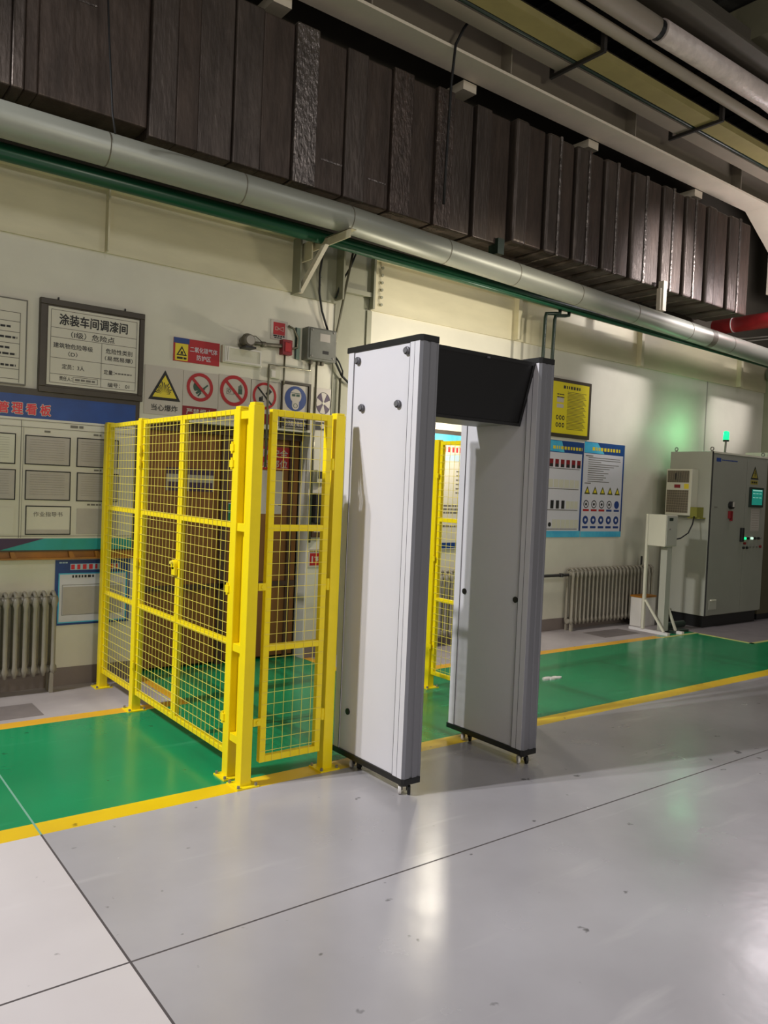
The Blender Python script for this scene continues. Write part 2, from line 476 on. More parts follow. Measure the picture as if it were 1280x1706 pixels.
# ---- door recess with brown double door
mb = MB()
mb.box(DX0, WY + 0.145, 0.02, 2.86, WY + 0.19, DH + 0.1); struct(mb, 'door_1', M['brown'], bevel=0.004)
mb = MB()
mb.box(2.87, WY + 0.145, 0.02, DX1 - 0.02, WY + 0.19, DH + 0.1); struct(mb, 'door_2', M['brown'], bevel=0.004)
mb = MB()
mb.box(DX0, WY + 0.11, 0, DX0 + 0.05, WY + 0.2, DH); mb.box(2.83, WY + 0.125, 0, 2.90, WY + 0.145, DH)
mb.box(DX0, WY + 0.125, 0.62, DX1 - 0.03, WY + 0.145, 0.66); mb.box(DX0, WY + 0.10, DH - 0.07, DX1, WY + 0.2, DH)
mb.box(3.46, WY + 0.12, 0, 3.50, WY + 0.145, DH)
struct(mb, 'trim_10', M['brown2'])
mb = MB(); mb.box(DX1 - 0.006, WY - 0.004, 0.1, DX1 + 0.02, WY + 0.15, DH); struct(mb, 'trim_11', M['white'])

# ---- overhead steel: girder, hangers, strut
mb = MB(); mb.box(0, 5.14, 5.21, 10.0, 5.44, 5.235); struct(mb, 'trim_12', M['flange'])
mb = MB(); mb.box(0, 5.28, 5.235, 15, 5.30, 5.90); mb.box(0, 5.14, 5.90, 15, 5.44, 5.93)
for x in (1.5, 3.6, 5.15, 7.0, 9.1, 11):
    mb.box(x, 5.15, 5.235, x + 0.012, 5.28, 5.90)
struct(mb, 'trim_13', M['beamdim'])
mb = MB()
for x in (2.9, 4.85, 6.62, 8.6):
    mb.box(x, 5.44, 5.12, x + 0.16, 6.1, 5.2)
struct(mb, 'trim_14', M['flange'])
mb = MB(); mb.prism([(5.14, 5.235), (5.44, 5.235), (5.44, 5.21), (5.14, 5.21)], lambda u, v, d: (d, u, v - (d - 9.9) * 0.0), 9.9, 9.95)
mb.add([(9.75, 5.14, 5.21), (9.75, 5.44, 5.21), (10.5, 5.44, 4.75), (10.5, 5.14, 4.75), (9.9, 5.14, 5.235), (9.9, 5.44, 5.235), (10.6, 5.44, 4.85), (10.6, 5.14, 4.85)],
       [(0, 1, 2, 3), (7, 6, 5, 4), (0, 3, 7, 4), (2, 1, 5, 6), (3, 2, 6, 7)])
mb.box(10.5, 5.05, 4.3, 11.2, 5.5, 6.4)
struct(mb, 'trim_15', M['flange'])
mb = MB(); mb.box(7.45, 3.2, 6.0, 9.3, 4.72, 6.36); struct(mb, 'trim_16', mat('olive_steel', '77735c', 0.6, var=.1))
mb = MB(); mb.box(1.5, 4.2, 5.82, 15, 4.3, 6.1); mb.box(1.5, 4.05, 5.80, 15, 4.45, 5.82); struct(mb, 'trim_17', mat('purlin_grey', '4f493f', 0.6, var=.1))

# ================================================================= SIGNS ON THE WALL


def board(name, x0, z0, x1, z1, m, label, cat, t=0.008, y=WY, group=None, bevel=0):
    mb = MB(); mb.box(x0, y - t, z0, x1, y - 0.0005, z1)
    o = mb.build(name, m, bevel=bevel)
    tag(o, label, cat, group)
    return o, Face((0, y, 0)), t


# -- list board, far left
o, F, t = board('list_board', 0.55, 2.075, 1.305, 2.645, M['paper'], 'pale table board at the left edge of the photo, above the blue board', 'notice board', t=0.02)
art('frame', F, M['inkgrey'], framepolys(0.55, 2.075, 1.305, 2.645, 0.009), o, 1, t, 'thin grey edge')
art('printed_table', F, M['inkgrey'], [rect(0.6, z, 1.262, z + 0.004) for z in (2.55, 2.49, 2.42, 2.345, 2.25, 2.175, 2.11)] + [rect(1.258, 2.09, 1.262, 2.55)], o, 1, t)
art('lettering', F, M['ink'], sum([textlines(0.75, 1.25, z + 0.011, z - 0.011, 1, 0.014, i, 0.1) for i, z in enumerate((2.455, 2.385, 2.315, 2.275, 2.20))], []), o, 1, t)

# -- framed danger point board
o, F, t = board('framed_notice', 1.38, 2.045, 2.10, 2.68, M['frame'], 'dark-framed notice board headed with large black characters about the paint mixing room', 'notice board', t=0.035)
mb = MB(); mb.box(1.432, WY - 0.0365, 2.10, 2.06, WY - 0.035, 2.63); face = mb.build('notice_panel', M['paper'], o)
mb = MB()
for a, b in (((1.38, 2.68), (2.10, 2.64)), ((1.38, 2.085), (2.10, 2.045))):
    mb.box(a[0], WY - 0.045, b[1], b[0], WY - 0.035, a[1])
mb.box(1.38, WY - 0.045, 2.085, 1.425, WY - 0.035, 2.64); mb.box(2.065, WY - 0.045, 2.085, 2.10, WY - 0.035, 2.64)
mb.build('frame', M['frame'], o, bevel=0.003)
for x in (1.50, 1.96):
    mb = MB(); mb.tube([(x, WY - 0.02, 2.68), (x, WY - 0.02, 2.70)], 0.006, 8); mb.build('hanging_loop', M['blacksteel'], o)
b = t + 0.002
art('printed_lines', F, M['inkgrey'], [rect(1.45, z, 2.045, z + 0.003) for z in (2.49, 2.425, 2.285, 2.175, 2.61, 2.115)] + [rect(1.45, 2.115, 1.453, 2.61), rect(2.042, 2.115, 2.045, 2.61), rect(1.795, 2.115, 1.798, 2.425)], face, 1, b)
lettering(face, F, M['ink'], [('涂装车间调漆间', 1.505, 2.515, 0.47, 0.075)], b, 'heading', 0.045)
lettering(face, F, M['ink'], [('（I级）危险点', 1.585, 2.435, 0.30, 0.043), ('建筑物危险等级', 1.47, 2.355, 0.265, 0.036), ('（D）', 1.57, 2.305, 0.06, 0.033),
                              ('危险性类别', 1.825, 2.36, 0.19, 0.036), ('（易燃易爆）', 1.82, 2.31, 0.20, 0.033), ('定员：3人', 1.53, 2.215, 0.15, 0.034),
                              ('定量：', 1.815, 2.212, 0.075, 0.032), ('责任人：', 1.515, 2.135, 0.085, 0.030), ('编号： 01', 1.845, 2.125, 0.155, 0.032)], b, 'lettering', 0.02)
art('printed_marks', F, M['inkgrey'], framepolys(1.605, 2.130, 1.775, 2.168, 0.003) + textlines(1.62, 1.76, 2.160, 2.138, 1, 0.014, 3) + textlines(1.895, 2.02, 2.235, 2.218, 1, 0.01, 4), face, 1, b)

# -- big blue management board
o, F, t = board('management_board', -0.6, 0.955, 2.085, 2.06, M['frame'], 'large blue-headed white management board with plastic document pockets at left', 'notice board', t=0.03)
mb = MB(); mb.box(-0.6, WY - 0.032, 1.86, 2.055, WY - 0.03, 2.015); hd = mb.build('header_band', M['blue'], o); tag(hd, 'blue header band')
mb = MB(); mb.box(-0.6, WY - 0.032, 1.045, 2.055, WY - 0.03, 1.86); bd = mb.build('white_field', M['paper'], o)
mb = MB(); mb.box(-0.6, WY - 0.032, 0.965, 2.055, WY - 0.03, 1.045); ft = mb.build('teal_band', M['teal'], o); tag(ft, 'teal foot band')
mb = MB(); mb.prism([(-0.6, 0.965), (1.17, 0.966), (1.45, 1.045), (-0.6, 1.045)], F, 0.032, 0.0335); mb.build('dark_wedge', M['purple'], o)
b = 0.0325
cx = [('场', 1.045), ('管', 1.133), ('理', 1.221), ('看', 1.309), ('板', 1.400)]
lettering(hd, F, M['paper'], [(c_, x, 1.884, 0.066, 0.072) for c_, x in cx], b, 'letter_outline', 0.13)
lettering(hd, F, M['redtext'], [(c_, x, 1.884, 0.066, 0.072) for c_, x in cx], b + 0.0012, 'lettering', 0.05)
art('ruled_lines', F, M['inkgrey'], [rect(-0.6, 1.842, 2.05, 1.845), rect(-0.6, 1.797, 2.05, 1.80), rect(1.281, 1.05, 1.285, 1.845), rect(1.297, 1.05, 1.299, 1.797), rect(-0.6, 1.06, 2.05, 1.063)], bd, 1, b)
art('small_print', F, M['inkgrey'], textlines(1.60, 1.69, 1.835, 1.812, 1, 0.018, 1) + textlines(1.43, 1.48, 1.785, 1.768, 1, 0.013, 2) + textlines(1.76, 1.82, 1.785, 1.768, 1, 0.013, 5) + textlines(1.77, 1.83, 1.535, 1.52, 1, 0.012, 6) + textlines(1.73, 1.83, 1.29, 1.275, 1, 0.012, 7), bd, 1, b)
G = 'document sheets in the pockets of the blue board'
docs = [(0.955, 1.545, 1.25, 1.75, 'yellowish document sheet at the photo\'s left edge, upper row of the blue board', 'cream'),
        (0.955, 1.305, 1.255, 1.51, 'black-edged document sheet at the left edge, second row of the blue board', 'paper2'),
        (1.308, 1.547, 1.604, 1.746, 'black-edged glossy sheet in the upper row, middle column of the blue board', 'paper2'),
        (1.314, 1.307, 1.611, 1.509, 'black-edged ruled sheet in the second row, directly above the work instruction sheet', 'paper2'),
        (1.322, 1.070, 1.620, 1.269, 'work instruction sheet with five large characters, lowest in the middle column', 'paper'),
        (1.646, 1.546, 1.94, 1.751, 'black-edged gridded sheet in the upper row beside the first yellow fence post', 'paper2'),
        (1.652, 1.306, 1.945, 1.508, 'black-edged sheet in the second row beside the first yellow fence post', 'paper2')]
for i, (x0, z0, x1, z1, lab, mm) in enumerate(docs):
    mb = MB(); mb.box(x0, WY - 0.037, z0, x1, WY - 0.0335, z1); d = mb.build('document_sheet', M[mm]); tag(d, lab, 'paper', G)
    art('black_border', F, M['ink'], framepolys(x0, z0, x1, z1, 0.007), d, 1, 0.037)
    if i == 4:
        lettering(d, F, M['inkgrey'], [('作业指导书', 1.373, 1.195, 0.19, 0.033)], 0.037, 'lettering', 0.02)
        art('lower_flap', F, M['paper2'], [rect(x0 + 0.01, z0 + 0.008, x1 - 0.01, z0 + 0.036)], d, 1, 0.037)
    else:
        art('printed_rows', F, M['inkgrey'], [rect(x0 + 0.03, z1 - 0.03 - k * 0.0165, x1 - 0.04, z1 - 0.029 - k * 0.0165) for k in range(9)], d, 1, 0.037)
for i, (x0, x1, lab) in enumerate(((0.955, 1.25, 'blank pale sheet at the photo\'s left edge, lowest row of the blue board'), (1.66, 1.95, 'pinkish blank sheet low on the blue board, beside the fence post'))):
    mb = MB(); mb.box(x0, WY - 0.036, 1.075, x1, WY - 0.0335, 1.255); tag(mb.build('blank_sheet', M['paper' if i == 0 else 'paper2']), lab, 'paper', G)
# ledge under the board
mb = MB(); mb.box(-0.6, WY - 0.05, 0.90, 2.085, WY, 0.912); mb.box(-0.6, WY - 0.015, 0.912, 2.085, WY, 0.954); sh = mb.build('ledge', M['amber'])
tag(sh, 'amber brown wooden ledge running under the blue management board', 'ledge')
for x in (1.24, 1.62, 1.80):
    mb = MB(); mb.prism([(x, 0.912), (x + 0.035, 0.912), (x + 0.015, 0.954), (x - 0.01, 0.954)], F, 0.016, 0.045); mb.build('bracket', M['amber'], sh)

# -- small blue poster behind the fence post
o, F, t = board('blue_poster', 1.535, 0.43, 2.06, 0.89, M['blue'], 'small blue-edged poster with white sheet below the ledge, beside the left radiator', 'poster')
art('white_field', F, M['panel'], [rect(1.565, 0.452, 2.03, 0.79)], o, 1, t)
art('blue_edge', F, M['cyan'], framepolys(1.557, 0.445, 2.038, 0.797, 0.008), o, 2, t)
art('red_heading', F, M['redtext'], textlines(1.64, 1.97, 0.858, 0.823, 1, 0.034, 3, 0, .024), o, 2, t)
art('pale_heading_back', F, M['paleblue'], [rect(1.635, 0.819, 1.98, 0.862)] + textlines(1.56, 1.62, 0.878, 0.866, 1, 0.009, 9), o, 1, t)
art('black_heading', F, M['ink'], textlines(1.65, 1.80, 0.783, 0.763, 1, 0.018, 4, 0, .016), o, 2, t)
art('table_outline', F, M['inkgrey'], framepolys(1.583, 0.50, 2.01, 0.715, 0.003), o, 2, t)
art('table_sheet', F, M['paper2'], [rect(1.59, 0.505, 2.0, 0.70)], o, 2, t)

# -- carbon dioxide sign
o, F, t = board('gas_zone_sign', 2.338, 2.382, 2.712, 2.558, M['red'], 'red sign with white characters and small yellow triangle panel, above the row of safety signs', 'sign')
art('yellow_panel', F, M['signyellow'], [rect(2.35, 2.388, 2.452, 2.515)], o, 1, t)
art('blue_corner', F, M['signblue'], [rect(2.338, 2.517, 2.462, 2.558)], o, 1, t)
art('triangle', F, M['ink'], [tri(2.402, 2.462, 0.084, 0.072)], o, 2, t)
art('triangle_field', F, M['signyellow'], [tri(2.402, 2.457, 0.054, 0.044)], o, 3, t)
art('pictogram', F, M['ink'], [disc(2.402, 2.45, 0.009, 10), rect(2.392, 2.437, 2.412, 2.443)] + textlines(2.365, 2.44, 2.415, 2.398, 1, 0.015, 8, 0), o, 4, t)
lettering(o, F, M['panel'], [('二氧化碳气体', 2.468, 2.463, 0.225, 0.042), ('防护区', 2.525, 2.405, 0.115, 0.040)], t, 'lettering', 0.02)

# -- emergency light box
o, F, t = board('light_box', 2.722, 2.415, 3.065, 2.553, M['cream'], 'cream rectangular emergency light box beside the red sign', 'light', t=0.045, bevel=0.006)
mb = MB()
for a in framepolys(2.735, 2.425, 3.055, 2.543, 0.012): mb.prism(a, F, 0.045, 0.052)
mb.build('rim', M['white'], o)
mb = MB(); mb.box(2.748, WY - 0.055, 2.43, 2.757, WY - 0.045, 2.54); mb.box(2.763, WY - 0.055, 2.43, 2.772, WY - 0.045, 2.54); mb.build('tube', M['white'], o)

# -- row of safety signs
G = 'row of white safety signs above the yellow fence'


def safety(x0, x1, z0, z1, lab, name):
    o, F, t = board(name, x0, z0, x1, z1, M['paper2'] if False else M['signwhite'], lab, 'sign', group=G, t=0.006)
    return o, F, t


M['signwhite'] = mat('sign_white', 'b9b0a4', 0.4)
o, F, t = safety(2.125, 2.42, 1.965, 2.325, 'white sign with yellow explosion warning triangle and four black characters', 'explosion_sign')
art('triangle', F, M['ink'], [tri(2.28, 2.187, 0.25, 0.225)], o, 1, t)
art('triangle_field', F, M['signyellow'], [tri(2.28, 2.178, 0.187, 0.165)], o, 2, t)
rays = []
for i in range(15):
    a = math.radians(12 + i * 11); r0_, r1_ = 0.018 + 0.012 * (i % 2), 0.050 + 0.018 * ((i * 7) % 3) / 2 + 0.03 * max(0, math.cos(a - math.pi / 2)) ** 3
    c0 = Vector((2.272, 2.118)); d = Vector((math.cos(a), math.sin(a)))
    p0, p1 = c0 + d * r0_, c0 + d * r1_; n = Vector((-d.y, d.x)) * 0.004
    rays.append([tuple(p0), tuple(p1 - n), tuple(p1 + n)])
art('explosion_symbol', F, M['ink'], rays, o, 3, t)
lettering(o, F, M['ink'], [('当心爆炸', 2.18, 1.995, 0.205, 0.047)], t, 'lettering', 0.03)

o, F, t = safety(2.424, 2.712, 1.965, 2.32, 'white no-fire sign with red ring over a hand and match, red caption below', 'no_fire_sign')
art('red_ring', F, M['red'], ringpolys(2.56, 2.203, 0.084, 0.109), o, 2, t)
art('match_symbol', F, mat('dull_green_ink', '2e4a3a', 0.6), [disc(2.525, 2.205, 0.02, 12, 0.034), disc(2.548, 2.19, 0.012, 10, 0.02), bar((2.56, 2.17), (2.625, 2.225), 0.012), bar((2.53, 2.155), (2.60, 2.20), 0.018), bar((2.545, 2.135), (2.57, 2.165), 0.012)], o, 1, t)
art('red_slash', F, M['red'], [bar((2.494, 2.268), (2.626, 2.138), 0.022)], o, 3, t)
art('red_caption', F, M['darkred'], [rect(2.424, 1.975, 2.705, 2.052)], o, 1, t)
lettering(o, F, M['signwhite'], [('严禁烟火', 2.455, 1.99, 0.215, 0.045)], t + 0.0013, 'lettering', 0.03)

o, F, t = safety(2.716, 2.992, 1.965, 2.325, 'white prohibition sign with wide red ring over an engine and hand, third in the row', 'no_vehicle_sign')
art('red_ring', F, M['red'], ringpolys(2.848, 2.208, 0.094, 0.121), o, 2, t)
art('engine_symbol', F, M['inkgrey'], framepolys(2.785, 2.178, 2.85, 2.225, 0.004) + ringpolys(2.808, 2.203, 0.007, 0.015, 14), o, 1, t)
art('hand_symbol', F, mat('dull_green_ink', '2e4a3a', 0.6), [rect(2.885, 2.185, 2.92, 2.225)] + [rect(2.886 + i * 0.009, 2.225, 2.892 + i * 0.009, 2.25 + 0.006 * (i % 3)) for i in range(4)], o, 1, t)
art('red_slash', F, M['red'], [bar((2.772, 2.283), (2.922, 2.133), 0.023)], o, 3, t)

o, F, t = safety(2.998, 3.266, 1.965, 2.318, 'white prohibition sign with red ring over a camp fire, crossed by a steel conduit', 'no_naked_flame_sign')
art('red_ring', F, M['red'], ringpolys(3.122, 2.195, 0.088, 0.109), o, 2, t)
art('fire_symbol', F, M['ink'], [disc(3.083, 2.168, 0.012, 10, 0.017), disc(3.10, 2.172, 0.009, 10, 0.024), bar((3.07, 2.152), (3.12, 2.152), 0.006), bar((3.14, 2.205), (3.178, 2.245), 0.03)], o, 1, t)
art('red_slash', F, M['ink'], [bar((3.055, 2.262), (3.19, 2.128), 0.013)], o, 3, t)
art('black_edge', F, M['inkgrey'], framepolys(2.998, 1.965, 3.266, 2.318, 0.003), o, 1, t)
art('red_caption', F, M['darkred'], [rect(3.01, 1.97, 3.25, 2.05)] + [], o, 1, t)

# framed mask sign (stands in a brown frame)
mb = MB(); mb.box(3.275, WY - 0.02, 1.95, 3.545, WY, 2.335); o = mb.build('gas_mask_sign', M['frame']); F = Face((0, WY, 0)); t = 0.02
tag(o, 'brown-framed white sign with blue disc showing a gas mask face', 'sign', G)
art('white_field', F, M['signwhite'], [rect(3.285, 1.955, 3.52, 2.312)], o, 1, t)
art('blue_disc', F, M['signblue'], [disc(3.405, 2.20, 0.104)], o, 2, t)
art('masked_head', F, M['signwhite'], [disc(3.405, 2.222, 0.054, 20, 0.058), rect(3.372, 2.145, 3.438, 2.20), disc(3.405, 2.142, 0.033, 16)], o, 3, t)
art('mask_lines', F, mat('dull_green_ink', '2e4a3a', 0.6), [rect(3.368, 2.218, 3.401, 2.238), rect(3.409, 2.218, 3.442, 2.238)] + ringpolys(3.405, 2.142, 0.016, 0.02, 14) + [rect(3.36, 2.243, 3.45, 2.248)], o, 4, t)
art('caption_strip', F, M['ink'], [rect(3.285, 1.96, 3.52, 2.03)], o, 2, t)
lettering(o, F, M['signwhite'], [('必须戴防毒面具', 3.305, 1.972, 0.205, 0.042)], t + 0.0026, 'lettering', 0.02)
mb = MB(); mb.box(3.275, WY - 0.035, 2.315, 3.545, WY - 0.02, 2.335); mb.box(3.525, WY - 0.035, 1.95, 3.545, WY - 0.02, 2.315); mb.build('frame', M['frame'], o)

o, F, t = safety(3.60, 3.765, 1.955, 2.318, 'white sign with black and white fan wheel beside the gas mask sign', 'fan_sign')
o.data.transform(Matrix.Identity(4))
bl = []
for k in range(4):
    a0 = math.radians(20 + 90 * k); a1 = a0 + math.radians(42)
    bl.append([(3.69, 2.19)] + [(3.69 + 0.072 * math.cos(a0 + (a1 - a0) * i / 6), 2.19 + 0.092 * math.sin(a0 + (a1 - a0) * i / 6)) for i in range(7)])
art('fan_blades', F, M['purple'], bl, o, 1, t)
art('fan_ring', F, M['ink'], [[(3.69 + r * math.cos(q), 2.19 + (r + 0.02) * math.sin(q)) for r, q in ((0.070, a), (0.074, a), (0.074, b2), (0.070, b2))] for a, b2 in [(2 * math.pi * i / 28, 2 * math.pi * (i + 1) / 28) for i in range(28)]], o, 1, t)
art('hub', F, M['cream'], [disc(3.69, 2.19, 0.012, 12)], o, 3, t)
art('caption_strip', F, M['ink'], [rect(3.603, 1.96, 3.762, 2.03)], o, 1, t)
art('pictogram', F, M['signwhite'], [disc(3.69, 1.995, 0.022, 12)], o, 2, t)

# fire alarm sign
o, F, t = board('alarm_sign', 3.155, 2.665, 3.312, 2.822, M['signwhite'], 'small white sign with red square and white horn drawing, above the red alarm box', 'sign')
art('red_square', F, M['red'], [rect(3.178, 2.705, 3.287, 2.805)], o, 1, t)
art('horn_symbol', F, M['signwhite'], framepolys(3.195, 2.742, 3.222, 2.768, 0.003) + [bar((3.222, 2.755), (3.272, 2.772), 0.003), bar((3.222, 2.755), (3.272, 2.738), 0.003), bar((3.272, 2.738), (3.272, 2.772), 0.003)], o, 2, t)
art('small_print', F, M['ink'], textlines(3.18, 3.285, 2.703, 2.688, 1, 0.012, 2, 0) + textlines(3.19, 3.26, 2.686, 2.674, 1, 0.009, 3, 0), o, 1, t)

mb = MB(); mb.box(3.243, WY - 0.06, 2.545, 3.335, WY, 2.668); o = mb.build('alarm_box', M['darkred'], bevel=0.005)
tag(o, 'dark red alarm call box on the wall under the horn sign', 'alarm')
mb = MB(); mb.box(3.262, WY - 0.068, 2.57, 3.316, WY - 0.06, 2.645); mb.build('cover', M['red'], o, bevel=0.003)

# explosion proof horn lamp on its arm
t_ = thing('horn_lamp', (2.90, WY, 2.59), 'grey explosion-proof lamp head on a short horizontal arm, left of the red alarm box', 'lamp')
mb = MB(); mb.tube([(2.905, WY - 0.14, 2.60), (2.905, WY - 0.10, 2.60), (2.905, WY - 0.10, 2.60), (2.905, WY - 0.03, 2.60)], [0.045, 0.058, 0.05, 0.042], 20); mb.build('lamp_head', M['rust'], t_, smooth=True)
mb = MB(); mb.tube([(2.905, WY - 0.15, 2.60), (2.905, WY - 0.138, 2.60)], 0.036, 20); mb.build('glass', M['paper2'], t_)
mb = MB(); mb.tube([(2.95, WY - 0.05, 2.595), (3.245, WY - 0.04, 2.612)], 0.016, 10); mb.tube([(3.05, WY - 0.045, 2.60), (3.09, WY - 0.043, 2.602)], 0.023, 10); mb.build('arm', M['rust'], t_, smooth=True)
mb = MB(); mb.tube([(2.93, WY - 0.06, 2.65), (3.0, WY - 0.05, 2.655), (3.06, WY - 0.04, 2.62), (3.09, WY - 0.03, 2.60)], 0.004, 6); mb.build('wire', M['rust'], t_)
mb = MB(); mb.box(2.86, WY - 0.16, 2.535, 2.95, WY - 0.02, 2.55); mb.build('shade_plate', M['blacksteel'], t_)
mb = MB(); mb.tube([(3.31, WY - .02, 2.79), (3.36, WY - .03, 2.77), (3.40, WY - .03, 2.70), (3.395, WY - .03, 2.62), (3.33, WY - .02, 2.60)], 0.009, 8); o = mb.build('flexible_hose', M['conduit'], smooth=True)
tag(o, 'curved flexible steel hose looping right of the horn sign', 'hose')
mb = MB(); mb.box(3.385, WY - 0.012, 2.53, 3.432, WY, 2.79); o = mb.build('green_plate', mat('pale_green_plate', '8a9c8c', 0.4)); tag(o, 'narrow pale green strip on the wall left of the grey junction box', 'plate')
mb = MB(); mb.box(3.385, WY - 0.016, 2.53, 3.397, WY - 0.012, 2.79); mb.build('dark_edge', M['dkgreen'], o)

# junction box
mb = MB(); mb.box(3.455, WY - 0.10, 2.53, 3.74, WY, 2.80); jb = mb.build('junction_box', M['greybox'], bevel=0.008)
tag(jb, 'weathered grey steel junction box on the wall beside the column', 'junction box')
mb = MB(); mb.box(3.47, WY - 0.112, 2.545, 3.725, WY - 0.10, 2.788); mb.build('lid', M['greybox'], jb, bevel=0.004)
F2 = Face((0, WY, 0))
art('label_plate', F2, M['paper2'], [rect(3.565, 2.69, 3.665, 2.755)], jb, 1, 0.112)
art('dark_label', F2, M['ink'], [rect(3.595, 2.588, 3.655, 2.615)], jb, 1, 0.112)
for x in (3.49, 3.70):
    for z in (2.56, 2.775):
        mb = MB(); mb.tube([(x, WY - 0.112, z), (x, WY - 0.118, z)], 0.008, 8); mb.build('screw', M['bolt'], jb)
mb = MB()
for x in (3.52, 3.59, 3.63): mb.tube([(x, WY - 0.05, 2.53), (x, WY - 0.05, 2.50)], 0.018, 10)
mb.build('cable_gland', M['rust'], jb)


def run(name, pts, r, m, label, cat, n=8, group=None):
    mb = MB(); mb.tube(pts, r, n); o = mb.build(name, m, smooth=True); tag(o, label, cat, group); return o


y1 = WY - 0.035
run('conduit', [(3.522, y1, 2.50), (3.522, y1, 2.447), (3.137, y1, 2.447), (3.137, y1, 1.62)], 0.010, M['conduit'], 'thin steel conduit bending left and down from the junction box', 'conduit')
run('conduit', [(3.588, y1, 2.50), (3.588, y1, 1.0)], 0.010, M['conduit'], 'straight steel conduit dropping from the junction box beside the mask sign', 'conduit')
run('conduit', [(3.278, y1, 2.545), (3.278, y1, 2.33), (3.278, y1, 2.30)], 0.008, M['conduit'], 'short conduit hanging below the red alarm box', 'conduit')
run('conduit', [(3.835, y1, 2.42), (3.835, y1, 1.1)], 0.010, M['conduit'], 'conduit dropping down the column face behind the scanner', 'conduit')
run('conduit', [(3.752, y1 - .03, 2.70), (3.752, y1 - .03, 2.76), (3.835, WY - 0.16, 3.50)], 0.010, M['conduit'], 'steel conduit rising from the junction box to the pipe bracket', 'conduit')
run('black_cable', [(3.53, WY - .16, 3.40), (3.545, WY - .10, 3.25), (3.573, WY - .06, 3.10), (3.61, WY - .05, 2.96), (3.68, WY - .05, 2.80)], 0.009, M['rubber'], 'black cable hanging from the column head into the junction box top', 'cable')
run('black_cable', [(3.85, WY - .2, 3.50), (3.83, WY - .14, 3.36), (3.775, WY - .08, 3.22), (3.73, WY - .07, 3.08)], 0.008, M['rubber'], 'dark green cable dropping from the bracket tip beside the conduit', 'cable')
run('black_cable', [(3.745, WY - .05, 2.63), (3.775, WY - .05, 2.54), (3.84, WY - .05, 2.44), (3.93, WY - .05, 2.375), (4.10, WY - .05, 2.34)], 0.010, M['rubber'], 'black cable sagging from the junction box side to behind the scanner', 'cable')
run('black_cable', [(3.75, WY - .06, 2.60), (3.80, WY - .06, 2.55), (3.84, WY - .06, 2.48), (3.84, WY - .06, 2.42)], 0.007, M['rubber'], 'short cable looping from the junction box into the column conduit', 'cable')
mb = MB(); mb.box(3.155, WY - .03, 2.345, 3.245, WY, 2.415); o = mb.build('switch_box', M['cream'], bevel=.004); tag(o, 'small cream box below the red alarm box, behind the conduit', 'box')
mb = MB(); mb.box(3.165, WY - .034, 2.355, 3.20, WY - .03, 2.405); mb.build('switch_plate', M['white'], o)

# -- signs on the recessed brown doors
DY = WY + 0.145
for (x0, x1, lab) in ((2.375, 2.525, 'small dark-topped sheet on the brown door, left of the pair'), (2.55, 2.77, 'wider dark-topped sheet on the brown door, right of the pair')):
    o, F, t = board('door_notice', x0, 1.40, x1, 1.58, M['paper2'], lab, 'notice', y=DY, t=.004, group='pair of notices on the brown door')
    art('dark_heading', F, M['purple'], [rect(x0, 1.53, x1, 1.58), rect(x0 + .01, 1.40, x1 - .01, 1.47)], o, 1, t)
o, F, t = board('exit_sign', 2.895, 1.155, 3.02, 1.315, M['paleblue'], 'small green and white sign on the brown door behind the mesh', 'sign', y=DY, t=.004)
art('green_field', F, M['signgreen'], [rect(2.91, 1.17, 2.96, 1.235), rect(2.91, 1.24, 2.96, 1.305), rect(2.965, 1.17, 3.01, 1.305)], o, 1, t)
o, F, t = board('key_area_sign', 3.10, 1.605, 3.495, 1.795, M['red'], 'red sign with white characters on the recessed door behind the narrow gate', 'sign', y=DY, t=.005)
lettering(o, F, M['signwhite'], [('消防安全', 3.125, 1.71, 0.32, 0.065), ('重点部位', 3.125, 1.62, 0.32, 0.065)], t, 'lettering', 0.03)
o, F, t = board('door_sheet', 3.10, 1.23, 3.41, 1.595, M['signwhite'], 'white sheet below the red sign on the recessed door', 'notice', y=DY, t=.004)
art('printed_marks', F, M['inkgrey'], [rect(3.30, 1.42, 3.33, 1.45), rect(3.30, 1.37, 3.33, 1.40), rect(3.28, 1.30, 3.34, 1.308), rect(3.37, 1.30, 3.40, 1.308)], o, 1, t)
# -- gear on the wall strip between recess and column
mb = MB(); mb.box(3.625, WY - .06, 1.51, 3.755, WY, 1.62); o = mb.build('meter_box', M['cream'], bevel=.004); tag(o, 'cream meter box with dark windows on the strip of wall behind the gate', 'meter')
art('window', F2, M['ink'], [rect(3.635, 1.545, 3.68, 1.61), rect(3.70, 1.545, 3.75, 1.61)], o, 1, .06)
mb = MB(); mb.box(3.61, WY - .08, 1.17, 3.755, WY, 1.42); o = mb.build('instrument_box', M['blacksteel'], bevel=.004); tag(o, 'dark instrument box with yellow round dial behind the gate', 'instrument')
mb = MB(); mb.tube([(3.725, WY - .08, 1.30), (3.725, WY - .10, 1.30)], .06, 20); mb.build('dial', M['signyellow'], o)
mb = MB(); mb.box(3.595, WY - .06, 1.045, 3.715, WY, 1.16); o = mb.build('socket_box', M['brown2'], bevel=.004); tag(o, 'dark brown socket box below the instrument box', 'socket')
art('socket_plate', F2, M['paper2'], [rect(3.61, 1.09, 3.69, 1.15)], o, 1, .06)
o, F, t = board('extinguisher_sign', 3.60, 0.785, 3.73, 0.94, M['signwhite'], 'small white sign with red square low on the wall behind the gate', 'sign')
art('red_square', F, M['red'], [rect(3.615, .80, 3.715, .905)], o, 1, t)
art('pictogram', F, M['signwhite'], [rect(3.632, .82, 3.645, .88), disc(3.685, .85, .016, 12), rect(3.66, .865, 3.70, .875)], o, 2, t)
art('small_print', F, M['ink'], textlines(3.61, 3.72, .932, .912, 1, .012, 2, 0), o, 1, t)

